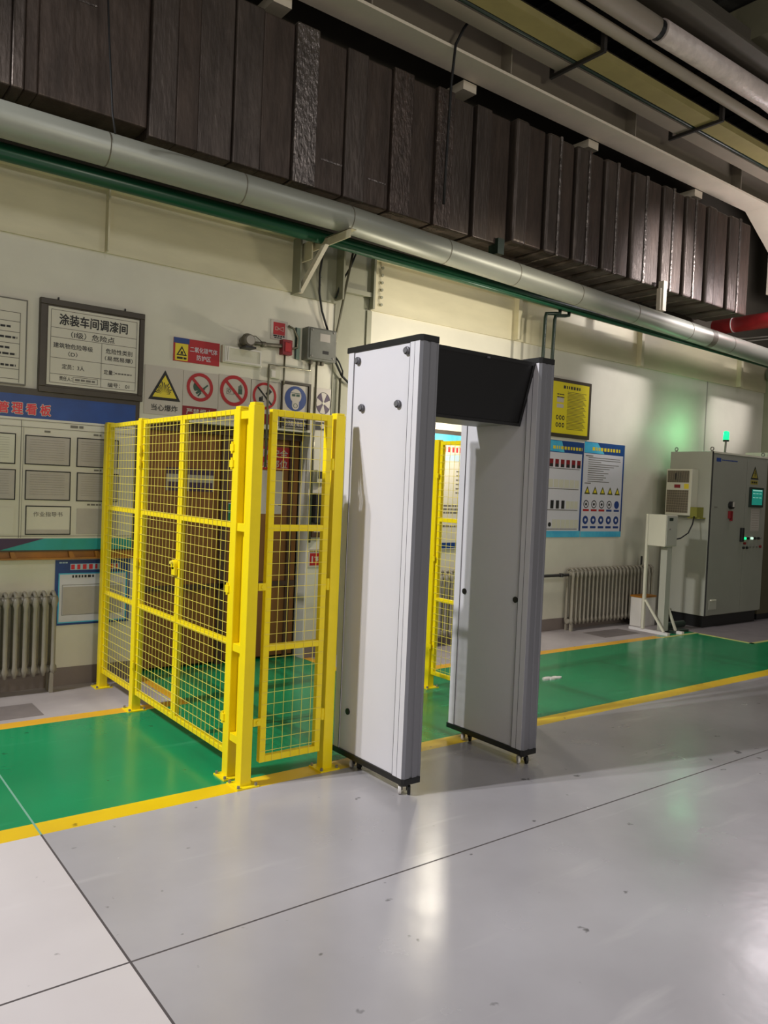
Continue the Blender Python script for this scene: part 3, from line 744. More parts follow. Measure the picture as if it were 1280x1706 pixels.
# -- board behind the right side fence
o, F, t = board('training_board', 4.62, 0.92, 6.05, 2.07, M['paper'], 'white board with bright blue top band seen between the scanner towers', 'notice board', t=.02)
art('blue_band', F, M['cyan'], [rect(4.62, 1.93, 6.05, 2.03)], o, 1, t)
art('top_edge', F, M['frame'], [rect(4.62, 2.03, 6.05, 2.07)], o, 1, t)
art('yellow_arc', F, M['signyellow'], [[(4.7, 1.93), (5.9, 1.93), (5.9, 1.975), (5.5, 1.985), (5.1, 1.965)]], o, 2, t)
art('red_heading', F, M['redtext'], textlines(5.08, 5.75, 1.915, 1.86, 1, .05, 4, 0, .035), o, 1, t)
art('teal_band', F, M['paleblue'], [rect(5.02, 1.78, 5.9, 1.84)], o, 1, t)
art('small_print', F, M['inkgrey'], textlines(5.25, 5.9, 1.70, 1.45, 6, .014, 5) + textlines(5.1, 5.8, 1.36, 1.26, 3, .018, 6) + textlines(5.0, 5.8, 1.16, 1.13, 1, .02, 7), o, 1, t)
art('foot_band', F, M['blue'], [rect(4.62, .93, 6.05, .985)], o, 1, t)

# -- yellow poster and two blue posters on the right
mb = MB(); mb.box(6.55, WY - .03, 2.125, 7.235, WY, 2.755); o = mb.build('yellow_poster', M['frame']); F = Face((0, WY, 0)); t = .03
tag(o, 'bright yellow framed poster beside the right scanner tower', 'poster')
art('yellow_sheet', F, M['posteryellow'], [rect(6.57, 2.165, 7.195, 2.72)], o, 1, t)
art('heading', F, M['frame'], textlines(6.76, 7.05, 2.69, 2.65, 1, .032, 2, 0, .026), o, 2, t)
art('small_print', F, M['frame'], [rect(6.83, 2.62 - k * .0155, 7.15 - .05 * ((k * 7) % 4) / 3, 2.625 - k * .0155) for k in range(27)] + textlines(6.66, 6.79, 2.60, 2.54, 2, .012, 5), o, 2, t)
art('white_patch', F, M['signwhite'], [rect(6.66, 2.50, 6.77, 2.55), rect(6.66, 2.44, 6.77, 2.48)], o, 2, t)
art('pictogram', F, M['ink'], [disc(6.675 + .05 * i, 2.335 - .08 * j, .02, 12, .026) for i in range(3) for j in range(2)], o, 2, t)
art('pictogram_field', F, M['posteryellow'], [disc(6.675 + .05 * i, 2.335 - .08 * j, .009, 8, .014) for i in range(3) for j in range(2)], o, 3, t)

o, F, t = board('ppe_poster', 6.55, 1.03, 7.18, 2.09, M['panel'], 'blue-headed poster with rows of small dark red and white pictures, below the yellow poster', 'poster')
art('header_band', F, M['blue'], [rect(6.55, 1.96, 7.18, 2.09)], o, 1, t)
art('header_accent', F, M['cyan'], [[(6.55, 1.97), (6.85, 1.965), (6.80, 2.085), (6.55, 2.085)]], o, 2, t)
art('yellow_heading', F, M['signyellow'], textlines(6.66, 7.15, 2.035, 1.99, 1, .034, 2, 0, .03), o, 3, t)
art('foot_band', F, M['cyan'], [rect(6.55, 1.03, 7.18, 1.10)], o, 1, t)
art('side_edge', F, M['blue'], [rect(7.155, 1.10, 7.18, 1.96)], o, 1, t)
art('dark_pictures', F, M['darkred'], [rect(6.615 + .092 * i, 1.80, 6.675 + .092 * i, 1.885) for i in range(6)], o, 1, t)
art('black_pictures', F, M['ink'], [rect(6.620 + .092 * i, 1.80, 6.670 + .092 * i, 1.835) for i in range(6)] + [rect(6.66 + .09 * i, 1.345, 6.71 + .09 * i, 1.435) for i in range(3)] + [disc(6.66, 1.17, .025, 10)], o, 2, t)
art('pale_pictures', F, M['cream'], [rect(6.61 + .088 * i, 1.575, 6.685 + .088 * i, 1.665) for i in range(6)] + [rect(6.92 + .07 * i, 1.345, 6.98 + .07 * i, 1.43) for i in range(3)] + [rect(6.70 + .075 * i, 1.13, 6.765 + .075 * i, 1.225) for i in range(6)], o, 1, t)
art('caption_marks', F, M['inkgrey'], sum([textlines(6.61, 7.12, z + .006, z - .006, 1, .009, int(z * 100), 0) for z in (1.785, 1.562, 1.33, 1.12)], []), o, 1, t)

o, F, t = board('safety_poster', 7.19, 1.03, 7.93, 2.11, M['panel'], 'blue-headed poster with text above rows of small triangle and round pictograms', 'poster')
art('header_band', F, M['blue'], [rect(7.19, 1.98, 7.93, 2.11)], o, 1, t)
art('header_accent', F, M['cyan'], [[(7.19, 1.985), (7.55, 1.985), (7.42, 2.105), (7.19, 2.105)]], o, 2, t)
art('yellow_heading', F, M['signyellow'], textlines(7.33, 7.84, 2.06, 2.01, 1, .038, 2, 0, .034), o, 3, t)
art('foot_band', F, M['cyan'], [rect(7.19, 1.03, 7.93, 1.095)], o, 1, t)
art('side_edge', F, M['blue'], [rect(7.905, 1.095, 7.93, 1.98)], o, 1, t)
art('small_print', F, M['inkgrey'], [rect(7.27, 1.93 - k * .0245, [7.85, 7.86, 7.50, 7.83, 7.74, 7.66, 7.55, 7.64, 7.56, 7.60, 7.55, 7.66][k], 1.938 - k * .0245) for k in range(12)] + [rect(7.22, 1.947, 7.35, 1.958), rect(7.22, 1.637, 7.33, 1.648)], o, 1, t)
art('warning_triangles', F, mat('olive_ink', '4a4a1c', .5), [tri(7.275 + .138 * i, 1.565, .10, .09) for i in range(5)], o, 1, t)
art('triangle_fields', F, M['signyellow'], [tri(7.275 + .138 * i, 1.560, .055, .048) for i in range(5)], o, 2, t)
art('ring_pictograms', F, M['ink'], sum([ringpolys(7.265 + .14 * i, 1.405, .036, .046, 14) for i in range(4)], []) + [disc(7.265 + .14 * i, 1.405, .017, 10) for i in range(4)], o, 1, t)
art('blue_pictograms', F, M['signblue'], [disc(7.825, 1.405, .046, 16)] + [disc(7.265 + .14 * i, 1.225, .048, 16) for i in range(5)], o, 1, t)
art('disc_symbols', F, M['panel'], [disc(7.265 + .14 * i, 1.225, .018, 10) for i in range(5)], o, 2, t)
art('red_captions', F, M['red'], [rect(7.215 + .14 * i, 1.325, 7.32 + .14 * i, 1.348) for i in range(3)], o, 1, t)
art('blue_captions', F, M['signblue'], [rect(7.215 + .14 * i, 1.325, 7.315 + .14 * i, 1.348) for i in (3, 4)] + [rect(7.215 + .14 * i, 1.13, 7.315 + .14 * i, 1.155) for i in range(5)], o, 1, t)

# ================================================================= YELLOW MESH FENCE
PZ = 1.86


def post_mb(x0, y0, s=0.058, z1=PZ):
    mb = MB(); mb.box(x0, y0, 0.0, x0 + s, y0 + s, z1 - 0.006)
    mb.box(x0 + .004, y0 + .004, z1 - .006, x0 + s - .004, y0 + s - .004, z1 + .006)
    return mb


def foot(x0, y0, parent, s=0.058):
    mb = MB(); mb.box(x0 - .03, y0 - .03, 0.0, x0 + s + .03, y0 + s + .03, .007)
    p = mb.build('foot_plate', M['yellow'], parent)
    mb = MB()
    for a, b in ((-.018, -.018), (s + .018, -.018), (-.018, s + .018), (s + .018, s + .018)):
        mb.tube([(x0 + a, y0 + b, .007), (x0 + a, y0 + b, .02)], .008, 6)
    mb.build('anchor_bolts', M['bolt'], p)


def mesh_panel(parent, axis, pos, a0, a1, z0=.105, z1=PZ - .005, rails=(1.27, .675), pitch=.052, fw_=.028, name='frame', vp=None):
    """axis 'Y': panel lies in plane X=pos and runs along Y; axis 'X': plane Y=pos"""
    def bx(mb, a, b, c, d, t0, t1):
        if axis == 'Y': mb.box(pos + t0, a, c, pos + t1, b, d)
        else: mb.box(a, pos + t0, c, b, pos + t1, d)
    mb = MB(); h = fw_ / 2
    bx(mb, a0, a0 + fw_, z0, z1, -h, h); bx(mb, a1 - fw_, a1, z0, z1, -h, h)
    bx(mb, a0 + fw_, a1 - fw_, z0, z0 + fw_, -h, h); bx(mb, a0 + fw_, a1 - fw_, z1 - fw_, z1, -h, h)
    for r in rails: bx(mb, a0 + fw_, a1 - fw_, r - h, r + h, -h, h)
    fr = mb.build(name, M['yellow'], parent, bevel=.002, seg=1)
    mb = MB(); w_ = .0011; n = max(2, round((a1 - a0 - fw_) / (vp or pitch)))
    t = -h - .002
    for i in range(1, n):
        a = a0 + fw_ / 2 + (a1 - a0 - fw_) * i / n; bx(mb, a - w_, a + w_, z0 + .004, z1 - .004, t - w_, t + w_)
    k = round((z1 - z0) / pitch)
    for i in range(1, k):
        z = z0 + (z1 - z0) * i / k; bx(mb, a0 + .004, a1 - .004, z - w_, z + w_, t - 2.6 * w_, t - w_ * .6)
    mb.build('wire_mesh', M['wire'], parent)
    return fr


def hinge(parent, x, y, z, axis='Y'):
    mb = MB(); mb.tube([(x, y, z - .03), (x, y, z + .03)], .006, 10); mb.box(x - .004, y - .018, z - .018, x + .004, y + .018, z + .018)
    mb.build('hinge', M['yellow'], parent)


G = 'yellow posts of the mesh cage'
FX = 1.803
fence = thing('mesh_fence', (1.83, 5.3, 0), 'fixed narrow yellow mesh fence bay nearest the wall, between its two posts', 'fence')
for y in (5.575, 4.925):
    p = post_mb(FX, y).build('post', M['yellow'], fence, bevel=.003); foot(FX, y, fence)
mesh_panel(fence, 'Y', FX + .029, 4.985, 5.573)
fl_ = thing('corner_fence', (1.83, 3.5, 0), 'pair of yellow posts joined by short cross bars at the front corner of the cage', 'fence')
for y, nm in ((3.57, 'post'), (3.422, 'post')):
    post_mb(FX, y, z1=PZ + (.0 if y > 3.5 else .012)).build('post', M['yellow'], fl_, bevel=.003); foot(FX, y, fl_)
for z in (1.82, 1.265, .665, .215):
    mb = MB(); mb.box(FX + .008, 3.48, z - .02, FX + .05, 3.57, z + .02); mb.build('cross_bar', M['yellow'], fl_, bevel=.002)
mb = MB(); mb.box(FX + .040, 3.48, .215, FX + .05, 3.57, 1.82); mb.build('filler_plate', M['yellow'], fl_)

g1 = thing('mesh_gate', (FX + .03, 4.9, 0), 'far leaf of the double yellow mesh gate, hinged on the second post from the wall', 'gate', 'leaves of the double mesh gate')
mesh_panel(g1, 'Y', FX + .029, 4.312, 4.918)
for z in (1.66, 1.58, .95, .30): hinge(g1, FX - .004, 4.921, z)
g2 = thing('mesh_gate', (FX + .03, 3.64, 0), 'near leaf of the double yellow mesh gate, beside the pair of front corner posts', 'gate', 'leaves of the double mesh gate')
mesh_panel(g2, 'Y', FX + .029, 3.634, 4.306)
for z in (1.66, 1.58, .95, .30): hinge(g2, FX - .004, 3.631, z)
mb = MB(); mb.tube([(FX - .004, 4.335, 1.0), (FX + .02, 4.335, 1.0)], .028, 16); mb.box(FX - .004, 4.30, .94, FX + .01, 4.35, .985)
mb.build('latch', M['yellow'], g1)
for i in range(1):
    mb = MB(); mb.tube([(FX - .02, 4.335, 1.012), (FX - .004, 4.335, 1.012)], .010, 12); mb.build('knob', M['wire'], g1)

g3 = thing('narrow_mesh_gate', (2.08, 3.45, 0), 'narrow closed yellow mesh gate leaf facing the viewer, left of the scanner', 'gate')
mesh_panel(g3, 'X', 3.44, 1.905, 2.258, z0=.105, z1=1.852, pitch=.0575, fw_=.032)
for z in (1.60, .98, .30):
    mb = MB(); mb.tube([(2.268, 3.428, z - .03), (2.268, 3.428, z + .03)], .010, 10); mb.box(2.25, 3.426, z - .018, 2.285, 3.432, z + .018); mb.build('hinge', M['yellow'], g3)
for z in (.98, .31):
    mb = MB(); mb.box(1.865, 3.425, z - .018, 1.91, 3.435, z + .018); mb.tube([(1.888, 3.418, z), (1.888, 3.428, z)], .010, 10); mb.build('latch', M['yellow'], g3)
pB = thing('fence_post', (2.31, 3.45, 0), 'single yellow square post between the narrow gate and the scanner', 'fence post')
post_mb(2.280, 3.422).build('post', M['yellow'], pB, bevel=.003); foot(2.280, 3.422, pB)

RX = 3.895
f2 = thing('mesh_fence', (RX + .03, 3.95, 0), 'right side yellow mesh fence seen between the two scanner towers', 'fence')
for y in (4.47, 3.51):
    post_mb(RX, y).build('post', M['yellow'], f2, bevel=.003); foot(RX, y, f2)
mesh_panel(f2, 'Y', RX + .029, 3.575, 4.463)
for z in (1.60, .98, .32): hinge(f2, RX - .004, 4.466, z)

# ================================================================= WALK-THROUGH SCANNER
sc = thing('walk_through_scanner', (2.9, 3.22, 0), 'large white and grey walk-through metal detector with dark display across its top', 'metal detector')
Y0, Y1, ZB, ZT = 2.92, 3.535, .085, 2.20


def tower(x0, x1):
    xm = (x0 + x1) / 2
    mb = MB(); mb.box(x0 + .004, Y0 + .085, ZB, x1 - .004, Y1 - .06, ZT); mb.build('side_panel', M['panel'], sc, bevel=.002)
    prof = [(x0, Y0 + .085), (x0, Y0 + .012), (x0 + .012, Y0), (xm - .018, Y0), (xm - .014, Y0 + .006), (xm - .002, Y0 + .006), (xm + .002, Y0), (x1 - .03, Y0), (x1 - .026, Y0 + .005), (x1 - .016, Y0 + .005), (x1 - .012, Y0), (x1 - .006, Y0), (x1, Y0 + .012), (x1, Y0 + .085)]
    mb = MB(); mb.prism(prof, lambda u, v, d: (u, v, d), ZB, ZT); fp = mb.build('front_profile', M['alu'], sc)
    mb = MB(); mb.box(x0 - .0016, Y0 + .048, ZB, x0, Y0 + .050, ZT); mb.box(x0 - .0016, Y0 + .083, ZB, x0, Y0 + .0855, ZT); mb.build('groove', M['aludark'], fp)
    mb = MB(); mb.box(x0 - .001, Y0 + .012, ZB, x0 + .0, Y0 + .0835, ZT); mb.build('pale_strip', M['panel'], fp)
    prof = [(x0, Y1 - .06), (x0, Y1 - .01), (x0 + .01, Y1), (x1 - .01, Y1), (x1, Y1 - .01), (x1, Y1 - .06)]
    mb = MB(); mb.prism(prof, lambda u, v, d: (u, v, d), ZB, ZT); rp = mb.build('rear_profile', M['panel'], sc)
    mb = MB(); mb.box(x0 - .001, Y1 - .062, ZB, x0, Y1 - .058, ZT); mb.build('groove', M['aludark'], rp)
    for z0, z1, nm in ((ZT, ZT + .030, 'top_cap'), (ZB - .030, ZB, 'base_cap')):
        o_ = .004
        out = [(x0 - o_, Y1 + o_), (x0 - o_, Y0 + .01), (x0 + .008, Y0 - o_), (x1 - .008, Y0 - o_), (x1 + o_, Y0 + .01), (x1 + o_, Y1 + o_)]
        mb = MB(); mb.prism(out, lambda u, v, d: (u, v, d), z0, z1); mb.build(nm, M['black'], sc, bevel=.003)


def caster(x, y, a):
    mb = MB(); ca, sa = math.cos(a), math.sin(a)
    W_ = lambda u, v, z: (x + u * ca - v * sa, y + u * sa + v * ca, z)
    mb.tube([W_(0, 0, .056), W_(0, 0, .046)], .020, 14)
    for s in (-1, 1):
        out = [(-.016, .046), (.016, .046), (.022, .022), (.014, .016), (.004, .022)]
        mb.prism(out, lambda u, v, d: W_(u, d, v), s * .009, s * .013)
    b = mb.build('caster', M['black'], sc)
    for s in (-1, 1):
        mb = MB(); mb.tube([W_(.008, s * .0145, .023), W_(.008, s * .030, .023)], .023, 18); mb.build('wheel', M['rubber'] if s < 0 else M['wheel'], b, bevel=.003)


tower(2.412, 2.527); tower(3.250, 3.365)
for x, y, a in ((2.445, 3.36, .5), (2.445, 2.945, .9), (3.285, 3.40, .6), (3.285, 2.945, 1.0)): caster(x, y, a)
for y, z in ((3.437, 2.152), (3.025, 2.160), (3.385, 1.902), (3.080, 1.905)):
    mb = MB(); mb.tube([(2.416, y, z), (2.400, y, z)], .020, 18); k_ = mb.build('knob', M['knob'], sc, bevel=.003)
    mb = MB(); mb.tube([(2.400, y, z), (2.393, y, z)], .013, 18); mb.build('knob_face', M['alu'], k_)
for x, y, z in ((2.414, 3.405, .297), (3.252, 3.437, .896), (3.252, 3.025, .902)):
    mb = MB(); mb.tube([(x + .002, y, z), (x - .004, y, z)], .017, 20); mb.build('plug', M['black'], sc)
# display beam: screen leaning back towards its foot
cb = MB()
side = [(2.955, 2.205), (3.055, 1.862), (3.36, 1.862), (3.36, 2.205)]
cb.prism([(2.975, 2.195), (3.070, 1.872), (3.40, 1.872), (3.40, 2.195)], lambda u, v, d: (d, u, v), 2.527, 3.250)
cross = cb.build('cross_beam', M['housing'], sc)
mb = MB()
P0, P1 = Vector((2.958, 2.203)), Vector((3.054, 1.862)); dn = (P1 - P0).normalized(); nn = Vector((dn.y, -dn.x))
if nn.x > 0: nn = -nn
mb.prism([tuple(P0), tuple(P1), tuple(P1 - nn * .02), tuple(P0 - nn * .02)], lambda u, v, d: (d, u, v), 2.528, 3.249)
scn = mb.build('display', M['screen'], cross)
mb = MB()
for (a0, a1, x0, x1) in ((0, .018, 2.528, 3.249), (.338, .354, 2.528, 3.249), (.018, .338, 2.528, 2.545), (.018, .338, 3.232, 3.249)):
    q0 = P0 + dn * a0; q1 = P0 + dn * a1
    mb.prism([tuple(q0), tuple(q1), tuple(q1 + nn * .006), tuple(q0 + nn * .006)], lambda u, v, d: (d, u, v), x0, x1)
mb.build('bezel', M['black'], scn)
mb = MB(); mb.prism([tuple(P0 + dn * .012 + nn * .006), tuple(P0 + dn * .02 + nn * .006), tuple(P0 + dn * .02 + nn * .012), tuple(P0 + dn * .012 + nn * .012)], lambda u, v, d: (d, u, v), 2.88, 2.90)
mb.build('sensor', M['knob'], scn)

# ================================================================= RADIATORS


def radiator(x0, x1, pitch, z0, z1, yf, label, foot_at=()):
    r = thing('cast_radiator', ((x0 + x1) / 2, yf, 0), label, 'radiator')
    n = int(round((x1 - x0) / pitch)); first = None
    for i in range(n):
        x = x0 + pitch * (i + .5)
        if first is None:
            mb = MB()
            for y in (yf, yf + .075):
                mb.tube([(x, y, z0 + .02), (x, y, z0 + .07), (x, y, z0 + .10), (x, y, z1 - .10), (x, y, z1 - .07), (x, y, z1 - .02)], [.010, .022, .0155, .0155, .022, .012], 8)
            for z in (z0 + .055, z1 - .055):
                mb.tube([(x - pitch * .5, yf + .037, z), (x + pitch * .5, yf + .037, z)], .026, 10)
                mb.box(x - .012, yf, z - .02, x + .012, yf + .075, z + .02)
            mb.tube([(x, yf - .008, z1 - .03), (x, yf + .03, z1 - .002), (x, yf + .05, z1 - .002), (x, yf + .085, z1 - .03)], .013, 8)
            first = mb.build('section', M['radiator'], r, smooth=True)
        else:
            c = first.copy(); COL.objects.link(c); c.parent = r; c.location = (pitch * i, 0, 0)
    for x in foot_at:
        mb = MB(); mb.box(x - .012, yf - .012, 0, x + .012, yf + .02, z0 + .04); mb.box(x - .012, yf + .06, 0, x + .012, yf + .085, z0 + .04); mb.build('foot', M['radiator'], r)
    return r


radiator(.50, 1.52, .0605, .10, .685, 5.615, 'cream cast-iron radiator at the left edge below the blue board', (1.49, .53))
radiator(4.62, 5.88, .070, .07, .715, 5.62, 'dark-looking cast radiator behind the right mesh fence, seen between the towers', (4.66, 5.84))
rr_ = radiator(6.92, 8.46, .070, .05, .69, 5.63, 'long cast-iron radiator under the blue posters, beside the control pedestal', (6.96, 8.42))
mb = MB(); mb.tube([(6.92, 5.67, .62), (6.5, 5.67, .62), (6.1, 5.67, .62)], .016, 10); mb.tube([(6.80, 5.67, .64), (6.80, 5.67, .60)], .024, 10); mb.build('supply_pipe', M['blacksteel'], rr_)
mb = MB(); mb.tube([(8.3, 5.70, .69), (8.3, 5.70, .80)], .012, 8); mb.build('air_valve', M['blacksteel'], rr_)

# ================================================================= CONTROL CABINET
CX0, CX1, CY0, CY1, CZ0, CZ1 = 8.64, 9.90, 5.035, 5.60, .145, 2.08
cab = thing('control_cabinet', (9.27, 5.3, 0), 'tall grey-green steel control cabinet with touch screen, right of the radiator', 'cabinet')
mb = MB(); mb.box(CX0, CY0 + .02, CZ0, CX1, CY1, CZ1); mb.build('body', M['cabinet'], cab, bevel=.004)
mb = MB(); mb.box(CX0 + .03, CY0 + .05, 0, CX1 - .03, CY1 - .02, CZ0); mb.build('plinth', M['black'], cab)
mb = MB(); mb.box(CX0 + .004, CY0, CZ0 + .01, 9.398, CY0 + .018, CZ1 - .02); dl = mb.build('door', M['cabfront'], cab, bevel=.003)
mb = MB(); mb.box(9.404, CY0, CZ0 + .01, CX1 - .004, CY0 + .018, CZ1 - .02); dr = mb.build('door', M['cabfront'], cab, bevel=.003)
mb = MB(); mb.box(CX0, CY0 - .006, CZ1 - .02, CX1, CY0 + .02, CZ1); mb.build('top_trim', M['cream'], cab)
mb = MB(); mb.box(CX0, CY0 + .001, CZ0, CX0 + .004, CY0 + .02, CZ1); mb.build('hinge_gap', M['ink'], cab)
for x, y in ((CX0 + .04, CY0 + .05), (CX0 + .04, CY1 - .05), (CX1 - .04, CY0 + .05)):
    mb = MB(); pts = [(x + .0, y + .020 * math.cos(a), CZ1 + .032 + .020 * math.sin(a)) for a in [2 * math.pi * i / 12 for i in range(13)]]
    mb.tube(pts, .006, 6, cap=False); mb.tube([(x, y, CZ1), (x, y, CZ1 + .015)], .014, 8); mb.build('eye_bolt', M['bolt'], cab)
FC = Face((0, CY0, 0)); T = 0.0
art('blue_plate', FC, M['signblue'], [rect(8.70, 1.965, 8.80, 2.01)], dl, 1, T, 'small blue plate')
art('small_print', FC, M['signblue'], textlines(8.82, 9.18, 2.0, 1.975, 1, .014, 3), dl, 1, T)
sw = MB(); sw.tube([(9.05, CY0, 1.46), (9.05, CY0 - .04, 1.46)], .045, 18); s1 = sw.build('rotary_switch', M['black'], dl)
mb = MB(); mb.box(9.04, CY0 - .055, 1.44, 9.06, CY0 - .04, 1.50); mb.build('switch_grip', M['paper2'], s1)
mb = MB(); mb.box(9.015, CY0 - .03, 1.30, 9.045, CY0, 1.39); mb.box(9.055, CY0 - .03, 1.27, 9.075, CY0, 1.39); mb.build('key_tag', M['darkred'], dl)
mb = MB(); mb.box(8.70, CY0 - .004, 1.425, 8.77, CY0, 1.437); mb.build('label_plate', M['inkgrey'], dl)
mb = MB(); mb.box(8.70, CY0 - .003, .22, 8.86, CY0, .33); mb.build('rating_plate', M['cabinet'], dl)
mb = MB(); mb.box(8.72, CY0 - .02, .325, 8.83, CY0, .34); mb.build('lock', M['cream'], dl)
mb = MB(); mb.box(9.31, CY0 - .035, 1.02, 9.36, CY0, 1.19); mb.build('handle', M['black'], dl, bevel=.006)
art('warning_triangle', FC, M['ink'], [tri(9.59, 1.87, .19, .165)], dr, 1, T)
art('triangle_field', FC, mat('dull_yellow', '8c8030', .5), [tri(9.59, 1.862, .13, .11)], dr, 2, T)
art('bolt_symbol', FC, M['ink'], [bar((9.595, 1.90), (9.58, 1.86), .012), bar((9.58, 1.865), (9.60, 1.865), .012), bar((9.60, 1.865), (9.587, 1.825), .010)], dr, 3, T)
art('warning_caption', FC, mat('dull_yellow', '8c8030', .5), [rect(9.50, 1.725, 9.67, 1.778)], dr, 1, T)
art('caption_marks', FC, M['ink'], textlines(9.52, 9.65, 1.765, 1.738, 1, .022, 4, 0), dr, 2, T)
mb = MB(); mb.box(9.475, CY0 - .02, 1.445, 9.80, CY0, 1.69); hm = mb.build('touch_screen', M['dkgreen'], dr, bevel=.004)
art('lit_display', FC, M['screenlit'], [rect(9.515, 1.475, 9.765, 1.665)], hm, 1, .02)
art('display_bars', FC, mat('screen_white_lit', 'a8e8d8', .3, emit=.3), [rect(9.53, 1.645, 9.75, 1.66)] + [rect(9.535 + .075 * i, z, 9.59 + .075 * i, z + .008) for i in range(3) for z in (1.61, 1.56)], hm, 2, .02)
art('taped_sheet', FC, M['paper2'], [rect(9.55, 1.15, 9.755, 1.42)], dr, 1, T)
art('sheet_print', FC, M['inkgrey'], [rect(9.57, 1.40 - .03 * k, 9.74, 1.403 - .03 * k) for k in range(9)], dr, 2, T)
for i, (x, z, mm) in enumerate([(9.42, 1.06, 'greenglow'), (9.50, 1.06, 'black'), (9.585, 1.06, 'whitelit'), (9.665, 1.06, 'black'), (9.745, 1.06, 'black'), (9.80, 1.065, 'bolt'),
                                (9.42, 1.0, 'darkred'), (9.40, .945, 'black'), (9.48, .945, 'black'), (9.56, .955, 'bolt'), (9.64, .955, 'bolt'), (9.72, .955, 'bolt'), (9.80, .955, 'darkred')]):
    mb = MB(); mb.tube([(x, CY0, z), (x, CY0 - .022, z)], .016 if mm != 'bolt' else .010, 12); mb.build('push_button', M[mm], dr)
# cooling unit on the cabinet's side
FS = Face((8.64, 0, 0), '-X')
mb = MB(); mb.box(8.50, 5.215, 1.315, 8.64, 5.55, 1.865); ac = mb.build('cooling_unit', M['cream'], cab, bevel=.006)
us = lambda y: -y
art('upper_grille', FS, M['vent'], [rect(us(5.535), 1.705, us(5.25), 1.845)], ac, 1, .14)
art('lower_grille', FS, M['vent'], [rect(us(5.535), 1.345, us(5.25), 1.615)], ac, 1, .14)
art('grille_bars', FS, mat('grille_beige', '8f846c', .5), [rect(us(5.535) + .012 * i, z0, us(5.535) + .012 * i + .004, z1) for i in range(24) for z0, z1 in ((1.705, 1.845), (1.345, 1.615))] + [rect(us(5.535), 1.345 + .03 * i, us(5.25), 1.349 + .03 * i) for i in range(9)], ac, 2, .14)
art('fan_shadow', FS, M['ink'], [disc(us(5.39), 1.775, .055, 18)], ac, 2, .14)
art('red_readout', FS, M['darkred'], [rect(us(5.44), 1.64, us(5.36), 1.68)], ac, 1, .14)
art('yellow_sticker', FS, M['signyellow'], [rect(us(5.31), 1.63, us(5.25), 1.69)], ac, 1, .14)
mb = MB(); mb.box(8.50, 5.13, 1.30, 8.64, 5.215, 1.42); mb.box(8.52, 5.10, 1.285, 8.64, 5.26, 1.30); mb.build('green_bracket', mat('yellow_green_bracket', '7d7a2a', .5), ac)
# beacon
be = thing('beacon_lamp', (9.02, 5.06, CZ1), 'small glowing green beacon on a stem on top of the control cabinet', 'lamp')
mb = MB(); mb.tube([(9.02, 5.12, CZ1), (9.03, 5.12, CZ1 + .14)], .012, 8); mb.tube([(9.02, 5.12, CZ1), (9.02, 5.12, CZ1 + .01)], .03, 12); mb.build('stem', M['bolt'], be)
mb = MB(); mb.tube([(9.03, 5.12, CZ1 + .14), (9.03, 5.12, CZ1 + .16)], .034, 14); mb.build('collar', M['black'], be)
mb = MB(); mb.tube([(9.03, 5.12, CZ1 + .16), (9.03, 5.12, CZ1 + .25), (9.03, 5.12, CZ1 + .265)], [.034, .034, .022], 16); mb.build('green_lens', M['greenglow'], be, smooth=True)
gl = lamp('beacon_glow', 'POINT', (9.03, 5.42, CZ1 + .28), (9, 5, 2), 4.0, (.25, 1, .45), .05)

# neighbour cabinet at the photo's right edge
nc = thing('dark_cabinet', (10.4, 5.4, 0), 'dark olive-brown cabinet at the right edge, beyond the control cabinet', 'cabinet')
mb = MB(); mb.box(9.96, 5.10, .08, 10.9, 5.62, 2.02); mb.build('body', mat('olive_cabinet', '4d4733', .5, var=.1), nc, bevel=.004)
mb = MB(); mb.box(9.99, 5.12, 0, 10.87, 5.6, .08); mb.build('plinth', M['black'], nc)
mb = MB(); mb.box(10.2, 5.2, 2.02, 10.9, 5.5, 2.16); mb.build('top_box', M['cream'], nc)

# ---- pedestal with switch box
pd = thing('control_pedestal', (7.85, 5.12, 0), 'white box on a braced floor stand in front of the control cabinet', 'pedestal')
mb = MB(); mb.box(7.74, 5.03, .975, 7.96, 5.25, 1.325); bx_ = mb.build('switch_box', M['cream'], pd, bevel=.004)
mb = MB(); mb.box(7.752, 5.022, .985, 7.95, 5.03, 1.315); d_ = mb.build('box_door', M['cabinet'], bx_, bevel=.002)
mb = MB(); mb.tube([(7.80, 5.022, 1.17), (7.80, 5.012, 1.17)], .010, 10); mb.build('lock', M['bolt'], d_)
mb = MB(); mb.box(7.79, 5.018, 1.26, 7.86, 5.022, 1.295); mb.build('label', M['dkgreen'], d_)
mb = MB(); mb.box(7.742, 5.252, 0.03, 7.772, 5.282, 1.325); mb.build('rear_leg', M['cream'], pd)
mb = MB(); mb.box(7.84, 5.06, 0.03, 7.93, 5.14, .975); mb.build('post', M['cabinet'], pd)
mb = MB(); mb.tube([(7.757, 5.25, .36), (7.79, 5.02, .03)], .016, 4); mb.build('brace', M['cream'], pd)
mb = MB(); mb.tube([(7.93, 5.09, .33), (8.02, 5.02, .03)], .016, 4); mb.build('brace', M['cream'], pd)
mb = MB(); mb.box(7.755, 4.95, 0, 7.80, 5.45, .03); mb.build('foot', M['wheel'], pd)
mb = MB(); mb.box(8.00, 4.93, 0, 8.045, 5.12, .03); mb.build('foot', M['wheel'], pd)
run('black_cable', [(8.50, 5.16, 1.31), (8.44, 5.14, 1.22), (8.33, 5.12, 1.12), (8.18, 5.12, 1.06), (8.0, 5.12, 1.04), (7.96, 5.12, 1.04)], .008, M['rubber'], 'black cable sagging from the cooling unit to the pedestal box', 'cable')
wb = thing('white_floor_box', (8.12, 5.54, 0), 'low white box on the floor behind the pedestal', 'box')
